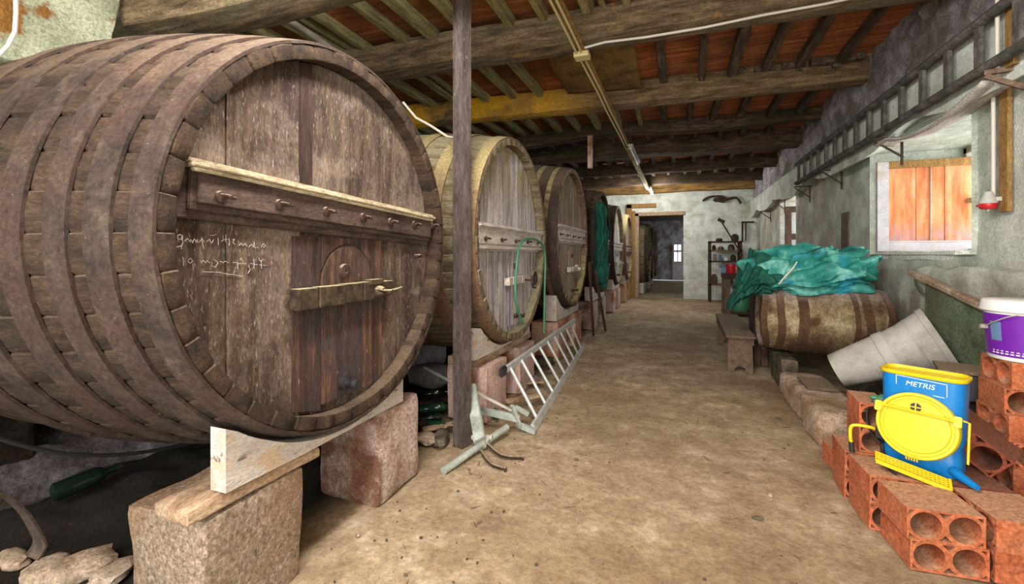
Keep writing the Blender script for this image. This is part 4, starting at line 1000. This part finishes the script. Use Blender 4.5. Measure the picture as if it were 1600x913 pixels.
tarp('tarpaulin', (1.40, 6.0, 1.23), (1.13, .70, .70), 2, m_teal, 'crumpled teal tarpaulin heaped on top of the old cask')
tarp('green_sheet', (.86, 5.98, 1.18), (.52, .56, .58), 5, m_dkgreen, 'dark green sheet bunched over the left end of the cask', droop=.2)
b = MB(); b.tube(sm([Vector(q) for q in ((1.0, 5.56, 1.18), (1.05, 5.54, 1.26), (1.12, 5.56, 1.34), (1.18, 5.62, 1.42))]), .008, 8)
obj('pale_rope', b, m_pvc, smooth=True, label='pale cord crossing the left side of the tarpaulin heap', cat='rope')
b = MB(); b.rock((2.18, 5.45, .45), (.2, .3, .5), 4, 3, .2); obj('dark_sack', b, m_bench, smooth=True, label='brown lumpy sack between the cask and the right wall', cat='sack')
b = MB(); b.block((1.98, 5.12, .30), (.26, .26, .34), 44, n=6, amp=.02, rnd=.03); obj('stone_block', b, m_stone, smooth=True, label='tan stone block behind the grey tubs', cat='stone')

# bench
root = thing('wooden_bench', 'plain wooden bench with notched end board standing on the earth floor by the cask', 'bench', (.70, 7.37, 0))
b = MB(); b.bar((.71, 6.24, .465), (.74, 8.5, .465), .34, .035, bev=.006); obj('seat', b, m_bench, root)
for y in (6.36, 8.3):
    x = .71+(y-6.24)*.013
    b = MB(); b.prism([(-.15, 0), (-.075, 0), (-.055, .06), (0, .085), (.055, .06), (.075, 0), (.15, 0), (.135, .447), (-.135, .447)], -.018, .018, Matrix.Translation((x, 0, 0)) @ XZ(y)); obj('leg', b, m_bench, root)
b = MB(); b.box((.585, 7.33, .40), (.025, 2.0, .09)); b.box((.855, 7.33, .40), (.025, 2.0, .09)); obj('rail', b, m_bench, root)
# crate, stool, demijohn, workbench
root = thing('board_crate', 'dark crate of upright boards behind the bench at the end of the cask', 'crate', (1.12, 6.98, 0))
for i in range(5):
    b = MB(); b.box((.96+i*.085, 6.75, .5), (.078, .03, 1.0-.03*(i % 2)), bev=.004); obj('board', b, m_darkwood, root)
b = MB(); b.box((1.13, 7.0, .5), (.4, .46, .9)); obj('body', b, m_darkwood, root)
root = thing('low_stool', 'low dark stool behind the bench carrying a green demijohn', 'stool', (1.05, 9.0, 0))
b = MB(); b.box((1.05, 9.0, .47), (.36, .36, .04), bev=.005); obj('seat', b, m_darkwood, root)
for dx in (-.14, .14):
    for dy in (-.14, .14):
        b = MB(); b.box((1.05+dx, 9.0+dy, .225), (.04, .04, .45)); obj('leg', b, m_darkwood, root)
b = MB(); b.lathe([(0, 0), (.12, 0), (.15, .05), (.15, .26), (.11, .34), (.04, .39), (.035, .45), (.045, .46), (.045, .48), (0, .48)], 24, Matrix.Translation((1.0, 8.9, .49)))
obj('demijohn', b, m_hose, smooth=True, label='light green demijohn behind the bench under the dark green sheet', cat='bottle')
root = thing('workbench', 'dark wooden workbench with thick legs beyond the bench', 'workbench', (1.15, 10.0, 0))
b = MB(); b.box((1.2, 10.0, 1.08), (.8, .8, .10), bev=.01); obj('top', b, m_darkwood, root)
for dx in (-.34, .34):
    for dy in (-.3, .3):
        b = MB(); b.box((1.2+dx, 10+dy, .515), (.1, .1, 1.03)); obj('leg', b, m_bench, root)
b = MB(); b.box((1.2, 9.7, .35), (.6, .04, .12)); obj('stretcher', b, m_bench, root)
b = MB(); p = Vector((.93, 9.75, 1.13)); b.lathe([(0, 0), (.07, 0), (.085, .04), (.08, .12), (.10, .17), (.095, .18), (0, .17)], 20, Matrix.Translation(p)); b.tube([p+Vector((.08, 0, .05)), p+Vector((.15, 0, .08)), p+Vector((.14, 0, .13)), p+Vector((.08, 0, .15))], .01, 6)
obj('red_jug', b, m_red, smooth=True, label='small red enamel jug on the dark workbench', cat='jug')
b = MB(); p = Vector((.84, 10.05, 1.13)); b.box(p+Vector((0, 0, .05)), (.12, .1, .1)); b.tube([p+Vector((-.1, 0, .13)), p+Vector((.12, 0, .13))], .025, 8)
obj('bench_vise', b, m_lblue, label='small blue-grey vise on the far corner of the workbench', cat='vise')
# rack against the far wall
root = thing('tool_rack', 'old open wooden tool rack standing against the far white wall', 'rack', (1.3, 15.7, 0))
for x in (.88, 1.75):
    for y in (15.45, 15.95):
        b = MB(); b.box((x, y, .96), (.07, .06, 1.92)); obj('post', b, m_darkwood, root)
for z, m in ((1.9, m_darkwood), (1.62, m_bench), (1.28, m_darkwood), (.55, m_bench)):
    b = MB(); b.box((1.32, 15.7, z), (.96, .56, .045)); obj('shelf', b, m, root)
items = [(1.0, 1.64, .12, .16, m_iron, 'dark tin', 'tin'), (1.2, 1.64, .18, .12, m_bench, 'brown box', 'box'), (1.5, 1.64, .2, .18, m_rubble, 'grey lump of sacking', 'sack'), (1.02, 1.30, .12, .22, m_galv, 'grey can', 'can'),
         (1.18, 1.30, .10, .20, m_lblue, 'blue-grey oil can', 'can'), (1.36, 1.30, .14, .12, m_white, 'white pot', 'pot'), (1.55, 1.30, .16, .2, m_iron, 'rusty canister', 'can'), (1.0, .58, .2, .3, m_bench, 'brown bucket', 'bucket'), (1.4, .58, .3, .25, m_rubble, 'dark bundle', 'bundle'), (1.15, 1.925, .2, .1, m_iron, 'flat iron part', 'part'), (1.6, 1.925, .22, .22, m_cloth, 'wicker basket', 'basket')]
for k, (x, z, w_, h_, m, lb, ct) in enumerate(items):
    b = MB(); b.lathe([(0, 0), (w_*.42, 0), (w_*.5, h_*.2), (w_*.48, h_*.75), (w_*.3, h_*.88), (w_*.28, h_), (0, h_)], 14, Matrix.Translation((x, 15.6, z)))
    obj(ct if ct != 'part' else 'iron_part', b, m, smooth=True, label=lb+' on the '+{1.64: 'second', 1.3: 'third', .58: 'lowest', 1.925: 'top'}[z]+' shelf of the far tool rack', cat=ct)
root = thing('garden_hoe', 'long-handled hoe leaning on the tool rack against the white wall', 'hoe', (1.2, 15.5, 1.9))
b = MB(); p0_ = at(1127, 346, Y=15.5); p1_ = at(1160, 400, Y=15.3); b.tube([p0_, p1_], .022, 8); obj('handle', b, m_iron, root)
b = MB(); b.box(p0_+Vector((0, 0, .02)), (.22, .04, .10), ry=.5); obj('blade', b, m_iron, root)
b = MB(); p = at(1160, 380, Y=16.23); b.box((p.x, 16.23, 2.25), (.05, .04, .66)); b.box((p.x+.17, 16.23, 2.55), (.34, .04, .05)); b.box((p.x+.1, 16.23, 2.25), (.03, .04, .6))
obj('wood_frame', b, m_darkwood, label='small dark upright wood frame on the far wall above the tool rack', cat='rack')  # plain upright wood frame, no known use as a rack
b = MB(); P_ = sm([at(x, y, Y=16.2) for x, y in ((1098, 314), (1108, 308), (1122, 307), (1136, 311), (1150, 309), (1158, 318))]); b.tube(P_, [.03+.05*abs(nz(q, 3)) for q in P_], 8)
p = at(1126, 312, Y=16.18); b.rock(p, (.4, .08, .2), 8, 3, .3)
obj('wall_scar', b, m_iron, smooth=True, label='dark gnarled branch shape standing in for scarred plaster on the far white wall', cat='branch')  # gnarled shape standing in for broken plaster and wires on the wall

# ------------------------------------------------------------------ grey tubs
Pa = at(1307, 579, d=4.15); Pb = at(1470, 530, d=3.72); ax = (Pb-Pa).normalized(); ln = (Pb-Pa).length
s_ = ax.cross(Vector((0, 0, 1))).normalized(); u_ = s_.cross(ax)
def fr_(o_): return Matrix(((s_.x, u_.x, ax.x, o_.x), (s_.y, u_.y, ax.y, o_.y), (s_.z, u_.z, ax.z, o_.z), (0, 0, 0, 1)))
for k, (o_, l_, r0, r1, lb) in enumerate(((0, .46, .15, .20, 'outermost of three nested grey tubs lying on rubble, base toward the kerb stone'), (.30, .40, .168, .235, 'middle of three nested grey tubs'), (.52, ln-.52, .20, .275, 'wide-rimmed last of three nested grey tubs, by the green tank'))):
    b = MB(); t = .006
    prof = [(0, 0), (r0, 0), (r0+(r1-r0)*.8, l_*.82), (r0+(r1-r0)*.84+.008, l_*.83), (r1+.004, l_), (r1-.004, l_), (r0+(r1-r0)*.78-t, l_*.8), (r0-t, .01), (0, .01)]
    b.lathe(prof, 40, fr_(Pa+ax*o_)); obj('grey_tub', b, m_galv, smooth=True, label=lb, cat='tub')
b = MB(); p = at(1478, 584, z=.42); b.lathe([(0, 0), (.13, 0), (.15, .03), (.14, .035), (.12, .012), (0, .012)], 26, Matrix.Translation(p) @ Matrix.Rotation(.25, 4, 'X')); obj('green_basin', b, m_hose, smooth=True, label='shallow green basin behind the blue tank', cat='basin')
b = MB(); b.block((1.58, 3.95, .2), (.28, .28, .40), 3, n=5, amp=.01, rnd=.02); obj('stone_block', b, m_rubble, smooth=True, label='dark square block under the green basin behind the bricks', cat='stone')
b = MB(); p = at(1538, 600, Y=3.72); b.box((p.x+.02, 3.72, .64), (.22, .05, .16), rz=-.3); obj('dark_slab', b, m_black, label='dark slab standing between green basin and brick stack', cat='slab')
b = MB(); p = at(1525, 578, Y=3.8); b.box((p.x, 3.86, .735), (.34, .3, .02), rz=-.3); obj('brown_board', b, m_bench, label='thin brown board behind the dark slab', cat='board')
b = MB(); b.block((1.90, 3.92, .36), (.24, .24, .72), 9, n=4, amp=.01, rnd=.02); obj('stone_block', b, m_rubble, smooth=True, label='tall dark block carrying the brown board behind the brick stack', cat='stone')

# ------------------------------------------------------------------ hollow bricks
BW, BH, BL = .30, .147, .28
def brick_mesh():
    bm = bmesh.new(); loops = []
    def loop(pts): loops.append(pts)
    w2, h2 = BW/2, BH/2
    loop([(-w2, 0), (w2, 0), (w2, BH), (-w2, BH)])
    for cx in (-w2/2, w2/2): loop([(cx+.062*math.cos(2*PI*i/28), h2+.062*math.sin(2*PI*i/28)) for i in range(28)])
    t = .022
    for (x, y, sx, sy) in ((-w2+.009, .009, 1, 1), (w2-.009, .009, -1, 1), (w2-.009, BH-.009, -1, -1), (-w2+.009, BH-.009, 1, -1)): loop([(x, y), (x+sx*t, y), (x, y+sy*t)])
    loop([(-.026, .008), (.026, .008), (0, .036)]); loop([(-.026, BH-.008), (0, BH-.036), (.026, BH-.008)])
    sides = []
    for yv in (-BL/2, BL/2):
        LV = [[bm.verts.new((x, yv, z)) for x, z in lp] for lp in loops]; es = []
        for vs in LV:
            for i in range(len(vs)): es.append(bm.edges.new((vs[i], vs[(i+1) % len(vs)])))
        bmesh.ops.triangle_fill(bm, use_beauty=True, use_dissolve=False, edges=es); sides.append(LV)
    for A, B in zip(*sides):
        for i in range(len(A)): bm.faces.new((A[i], A[(i+1) % len(A)], B[(i+1) % len(B)], B[i]))
    return bm
bproto = None; brick_n = 0
def brick(loc, label, rz=0, rx=0, ry=0, m=None, group='hollow terracotta bricks of the pile'):
    global bproto
    if bproto is None:
        o = obj('hollow_brick', brick_mesh(), m_brick, local=True, label=label, cat='brick', group=group); bproto = o
    else:
        o = bproto.copy(); COL.objects.link(o); o['label'] = label; o['group'] = group
        if m: o.data = o.data.copy(); o.data.materials.clear(); o.data.materials.append(m)
    o.location = loc; o.rotation_euler = (rx, ry, rz); return o
y0 = R(4.0); H_ = BH+.001
brick((1.165, 2.815, 0), 'bottom hollow brick nearest the camera, two round holes facing the front', y0)
brick((1.150, 2.81, H_), 'top hollow brick nearest the camera, two round holes facing the front', y0)
brick((1.475, 2.85, 0), 'bottom brick right of the holed pair, smooth side to the camera', R(94))
brick((1.470, 2.84, H_), 'top brick right of the holed pair, smooth side to the camera', R(95))
brick((1.80, 2.86, 0), 'bottom brick at the right edge of the picture', R(93)); brick((1.80, 2.86, H_), 'upper brick at the right edge of the picture', R(93))
brick((1.11, 3.12, 0), 'bottom brick of the second row, left end', R(2)); brick((1.11, 3.12, H_), 'second-row brick on the left, under the yellow plate', R(3))
brick((1.44, 3.16, 0), 'bottom brick in the middle of the second row', R(92)); brick((1.44, 3.16, H_), 'dark topped brick under the blue spout', R(92), m=m_brickd)
brick((1.78, 3.18, 0), 'bottom brick of the second row, right end', R(0)); 
brick((1.10, 3.43, 0), 'bottom brick of the third row, left end', R(-3)); brick((1.10, 3.43, H_), 'third-row brick on the left, under the upright brick', R(-2))
brick((1.44, 3.47, 0), 'bottom brick in the middle of the third row', R(1)); brick((1.44, 3.47, H_), 'third-row brick behind the blue tank', R(1), m=m_brickd)
brick((1.135, 3.74, 0), 'lowest brick at the far left corner of the pile', R(6)); brick((1.0, 3.25, 0), 'x', R(90)).name = 'skip'
bpy.data.objects.remove(bpy.data.objects['skip'])
brick((1.03, 3.44, 2*H_+.152), 'upright hollow brick standing left of the blue tank', R(-4), ry=R(90))
brick((1.55, 3.36, 2*H_+.085), 'tilted red brick leaning right of the blue tank', R(-35), ry=R(38), m=m_brickd)
labs = ['lowest', 'second', 'third', 'fourth', 'fifth', 'topmost']
for i in range(6):
    brick((1.885+.01*((i*7) % 3-1), 3.50 if i else 3.52, i*H_), '%s brick of the tall stack under the purple bucket' % labs[i], R([0, 92, 4, 90, -4, 88][i]), group='tall stack of bricks under the bucket')

# ------------------------------------------------------------------ purple bucket
BC = Vector((1.905, 3.50, 6*H_+.002))
root = thing('paint_bucket', 'purple and white plastic bucket with white lid on the tall brick stack', 'bucket', tuple(BC))
T = Matrix.Translation(BC)
b = MB(); b.lathe([(0, 0), (.17, 0), (.173, .004), (.192, .30), (.186, .30), (0, .29)], 48, T); pail_ = obj('pail', b, m_white, root, smooth=True)
b = MB(); b.lathe([(.1735, .022), (.1925, .265), (.1935, .265), (.1745, .022)], 48, T, closed=True); slv_ = obj('purple_sleeve', b, m_purple, pail_, smooth=True)
b = MB(); b.lathe([(0, .345), (.19, .345), (.20, .335), (.205, .29), (.208, .285), (.205, .28), (.193, .28), (.193, .30), (0, .30)], 48, T); obj('lid', b, m_white, root, smooth=True)
def cylpatch(b, a0, a1, z0, z1, off=.003, n=8):
    def f(u, v):
        a = a0+(a1-a0)*u; z = z0+(z1-z0)*v; r = .1735+(.1925-.1735)*(z-.022)/.243+off
        return BC+Vector((r*math.cos(a), r*math.sin(a), z))
    b.grid(f, n, 2)
aC = math.atan2(-BC.y, -BC.x)
b = MB(); cylpatch(b, aC-.95, aC-.62, .11, .22); obj('label_picture', b, m_lblue, root)
b = MB()
for i in range(9): cylpatch(b, aC-.95+i*.13, aC-.95+i*.13+.09, .035, .042); cylpatch(b, aC-.93+i*.13, aC-.93+i*.13+.07, .05, .055)
cylpatch(b, aC+.02, aC+.13, .16, .215); obj('label_print', b, m_white, root)
b = MB(); cylpatch(b, aC+.06, aC+.09, .17, .20, .005, 2); cylpatch(b, aC+.045, aC+.105, .193, .205, .005, 2); obj('arrow_sign', b, m_purple, root)
b = MB(); ha = aC-1.15; c0 = BC+Vector((.20*math.cos(ha), .20*math.sin(ha), .18)); b.tube([c0-Vector((math.cos(ha), math.sin(ha), 0))*.02, c0+Vector((math.cos(ha), math.sin(ha), 0))*.018], .014, 10)
c1 = BC+Vector((.20*math.cos(ha+PI), .20*math.sin(ha+PI), .18))
hp = [c0.lerp(c1, t)+Vector((math.cos(aC), math.sin(aC), 0))*(.215*math.sin(t*PI))+Vector((0, 0, .10*math.sin(t*PI))) for t in [i/16 for i in range(17)]]
b.tube(hp, .0035, 6); obj('wire_handle', b, m_galv, root, smooth=True)

# ------------------------------------------------------------------ blue and yellow sprayer tank
SL = Vector((1.24, 3.13, 2*H_+.002)); SRZ = R(-34)
root = thing('garden_sprayer', 'blue knapsack sprayer tank with yellow lid and lever standing on the brick pile', 'sprayer', tuple(SL), SRZ)
root.scale = (.93, .93, .93)
def rr_(w_, d_, rad, n=6):
    out = []
    for (cx, cy, a0) in ((w_/2-rad, d_/2-rad, 0), (-w_/2+rad, d_/2-rad, 90), (-w_/2+rad, -d_/2+rad, 180), (w_/2-rad, -d_/2+rad, 270)):
        for i in range(n+1): a = R(a0+90*i/n); out.append((cx+rad*math.cos(a), cy+rad*math.sin(a)))
    return out
def loft(b, secs, cap=True):
    rings = [[b.bm.verts.new((x, y+oy, z)) for x, y in rr_(w_, d_, rad)] for (w_, d_, rad, z, oy) in secs]
    for A, B in zip(rings, rings[1:]):
        for j in range(len(A)): b.bm.faces.new((A[j], A[(j+1) % len(A)], B[(j+1) % len(B)], B[j]))
    if cap: b.bm.faces.new(rings[0][::-1]); b.bm.faces.new(rings[-1])
b = MB(); loft(b, [(.34, .17, .05, 0, .10), (.36, .19, .06, .02, .10), (.36, .19, .06, .10, .10), (.345, .17, .06, .16, .11), (.37, .19, .06, .2, .12), (.385, .20, .06, .555, .13), (.375, .19, .055, .555, .13), (.36, .175, .05, .40, .13)])
obj('tank', b, m_blue, root, smooth=True, local=True)
b = MB(); loft(b, [(.395, .21, .065, .55, .13), (.405, .22, .07, .556, .13), (.405, .22, .07, .572, .13), (.385, .20, .06, .575, .13), (.38, .195, .06, .555, .13)]); obj('rim', b, m_yel, root, smooth=True, local=True)
LT = Matrix.Translation((0, -.035, .275)) @ Matrix.Rotation(R(90-14), 4, 'X') @ Matrix.Diagonal((1.0, 1, 1, 1))
# lathe axis z -> towards -y (front), leaning back
b = MB(); b.lathe([(0, .022), (.06, .020), (.150, .018), (.155, .010), (.168, .010), (.172, .028), (.186, .028), (.19, .018), (.19, -.02), (.176, -.025), (0, -.025)], 56, LT); lid_ = obj('lid', b, m_yel, root, smooth=True, local=True)
b = MB(); b.lathe([(.174, -.025), (.182, -.025), (.182, -.075), (.170, -.085), (0, -.085)], 48, LT); obj('neck_ring', b, m_galv, root, smooth=True, local=True)
vc = LT @ Vector((-.005, .105, .0225))
VM = Matrix.Translation(vc) @ Matrix.Rotation(R(90-14), 4, 'X')
b = MB(); b.lathe([(0, .0), (.026, .0), (.026, -.004), (0, -.004)], 24, VM); obj('vent', b, m_black, lid_, local=True)
b = MB(); M2 = VM
for ang in (0, PI/2):
    bb = bmesh.ops.create_cube(b.bm, size=1, matrix=M2 @ Matrix.Rotation(ang, 4, 'Z') @ Matrix.Translation((0, 0, .002)) @ Matrix.Diagonal((.054, .006, .006, 1)))
obj('vent_cross', b, m_yel, lid_, local=True)
def lp(x, y, z=.03): return LT @ Vector((x, y, z))
b = MB(); b.bar(lp(-.185, .085, .034), lp(.185, .075, .034), .012, .014, bev=.002)
for q in (-1, 1): b.bar(lp(.178*q, .10, .02), lp(.178*q, .04, .03), .035, .03, bev=.004)
obj('hinge_bar', b, m_yel, lid_, local=True)
b = MB(); b.tube([lp(.20, .085, .03), lp(.225, .08, .03), lp(.225, -.14, .02)], .006, 8); obj('latch_rod', b, m_yel, root, local=True, smooth=True)
b = MB()
for i in range(5): b.bar(lp(-.03+i*.012, -.178, .034), lp(-.03+i*.012, -.2, .02), .006, .01)
obj('lid_tabs', b, m_yel, lid_, local=True)
# perforated tray
b = MB(); nxp, nyp = 18, 5; t = .004
def tray(u, v): return Vector((-.17+.32*u+.02*v, -.10-.07*v+.05*(u-.5), .085-.06*u-.03*v))
for i in range(nxp+1): b.bar(tray(i/nxp, 0), tray(i/nxp, 1), .007, .006)
for j in range(nyp+1): b.bar(tray(0, j/nyp), tray(1, j/nyp), .007, .006)
b.bar(tray(0, 1), tray(1, 1), .012, .022); b.bar(tray(1, 0), tray(1, 1), .012, .02)
obj('perforated_tray', b, m_yel, root, local=True)
b = MB(); b.tube([(.15, .02, .05), (.19, -.02, .04), (.26, -.07, .025)], [.03, .024, .016], 12); obj('outlet_spout', b, m_blue, root, local=True, smooth=True)
b = MB(); b.tube(sm([Vector(q) for q in ((-.17, .05, .16), (-.23, .0, .185), (-.30, -.03, .185), (-.325, -.04, .165), (-.325, -.05, .11), (-.32, -.05, .07))]), .0105, 10); obj('pump_lever', b, m_yel, root, local=True, smooth=True)
b = MB(); b.tube([(-.32, -.05, .075), (-.315, -.05, .01)], .015, 10); obj('lever_grip', b, m_black, root, local=True, smooth=True)
b = MB(); b.box((-.185, .03, .16), (.05, .06, .07), bev=.008); b.tube([(-.20, .03, .20), (-.155, .0, .20)], .014, 8); obj('pump_block', b, m_black, root, local=True)
b = MB(); b.tube(sm([Vector(q) for q in ((-.19, .06, .12), (-.17, -.0, .05), (-.12, -.12, .02), (-.06, -.19, .014))]), .011, 8); obj('rubber_hose', b, m_black, root, local=True, smooth=True)
b = MB(); hpz = sm([Vector(q) for q in ((-.19, .14, .36), (-.245, .12, .34), (-.27, .08, .25), (-.24, .04, .15), (-.18, .02, .10))])
for A, B in zip(hpz, hpz[1:]): b.bar(A, B+(B-A)*.1, .03, .005, up=(B-A).cross(Vector((0, 1, 0))))
obj('carry_strap', b, m_black, root, local=True)
tx = bpy.data.curves.new('tank_lettering', 'FONT'); tx.body = 'METRIS'; tx.size = .042; tx.extrude = .0008; tx.align_x = 'CENTER'; tx.shear = .2
to = bpy.data.objects.new('tmp_text', tx); COL.objects.link(to); bpy.context.view_layer.update()
me = bpy.data.meshes.new_from_object(to.evaluated_get(bpy.context.evaluated_depsgraph_get())); bpy.data.objects.remove(to)
to = bpy.data.objects.new('tank_lettering', me); COL.objects.link(to); to.parent = root; to.location = (0, .0275, .492); to.rotation_euler = (R(90-1.5), 0, 0)
me.materials.clear(); me.materials.append(m_white)
b = MB()
for (x0, z0, x1, z1) in ((-.11, .545, .12, .535), (-.11, .545, -.11, .49), (.12, .535, .12, .46), (.06, .458, .11, .456)): b.bar((x0, .029, z0), (x1, .029, z1), .003, .003)
obj('lettering_frame', b, m_white, root, local=True)
b = MB(); p = at(1371, 621, Y=3.38)
b.rock((p.x, 3.33, 2*H_+.325), (.10, .06, .05), 3, 3, .25); 
obj('green_sponge', b, m_hose, smooth=True, label='small green scrap on the upright brick beside the blue tank', cat='scrap')

# ------------------------------------------------------------------ barrels in the room beyond
for k, (yy_, lb) in enumerate(((18.2, 'first dark barrel seen through the far doorway'), (20.9, 'second dark barrel seen through the far doorway'), (23.6, 'third dark barrel seen through the far doorway'))):
    barrel(-1.12, yy_, 1.56, 1.1, 2.4, m_b2body, m_b1hoop, m_b4head, m_b4head, m_b4head, lb, [(0, .13), (.4, .52), (1.9, 2.0), (2.3, 2.4)], 11+k, [-.5, 0, .5], bar_dz=0, latch_dz=-.5)
    post_pair(-1.3, [(yy_-.5, yy_-.2), (yy_+.2, yy_+.5)], .42, [m_wbeam], ['pale pillar under the near side of the %s' % lb.replace(' seen', ''), 'pale pillar under the far side of the %s' % lb.replace(' seen', '')], 80+k)
# litter on the floor
for k, (x, y, lb) in enumerate(((1186, 812, 'small dark leaf-shaped scrap on the open floor'), (1205, 775, 'tiny stone chip on the open floor'), (560, 838, 'yellowish pebble by the granite block'), (900, 720, 'small twig chip on the sandy floor'))):
    p = at(x, y, z=0); b = MB(); b.rock((p.x, p.y, .006), (.07 if k == 0 else .03, .03, .02), k, 2, .3, k); obj('floor_scrap', b, [m_rubble, m_stone, m_stone, m_rubble][k], smooth=True, label=lb, cat='scrap')

# chips, twigs and crumbs scattered on the earth floor
b = MB(); rr3 = random.Random(11)
for k in range(520):
    if k % 2: x = rr3.uniform(-1.7, -1.0)+abs(rr3.gauss(0, .25)); y = rr3.uniform(1.2, 13)
    else: x = rr3.uniform(-1.5, 1.0); y = rr3.uniform(1.6, 13)
    if x > .9: continue
    s_ = rr3.uniform(.003, .008); a = rr3.uniform(0, PI)
    if rr3.random() < .45: L_ = rr3.uniform(.02, .07); b.tube([(x, y, .006), (x+L_*math.cos(a), y+L_*math.sin(a), .009)], .0025, 4)
    else: b.box((x, y, s_*.4), (s_*2.2, s_*1.5, s_), rz=a, rx=.2)
obj('floor_litter', b, m_rubble, label='small chips and twigs scattered over the earth floor', cat='litter', kind='stuff')
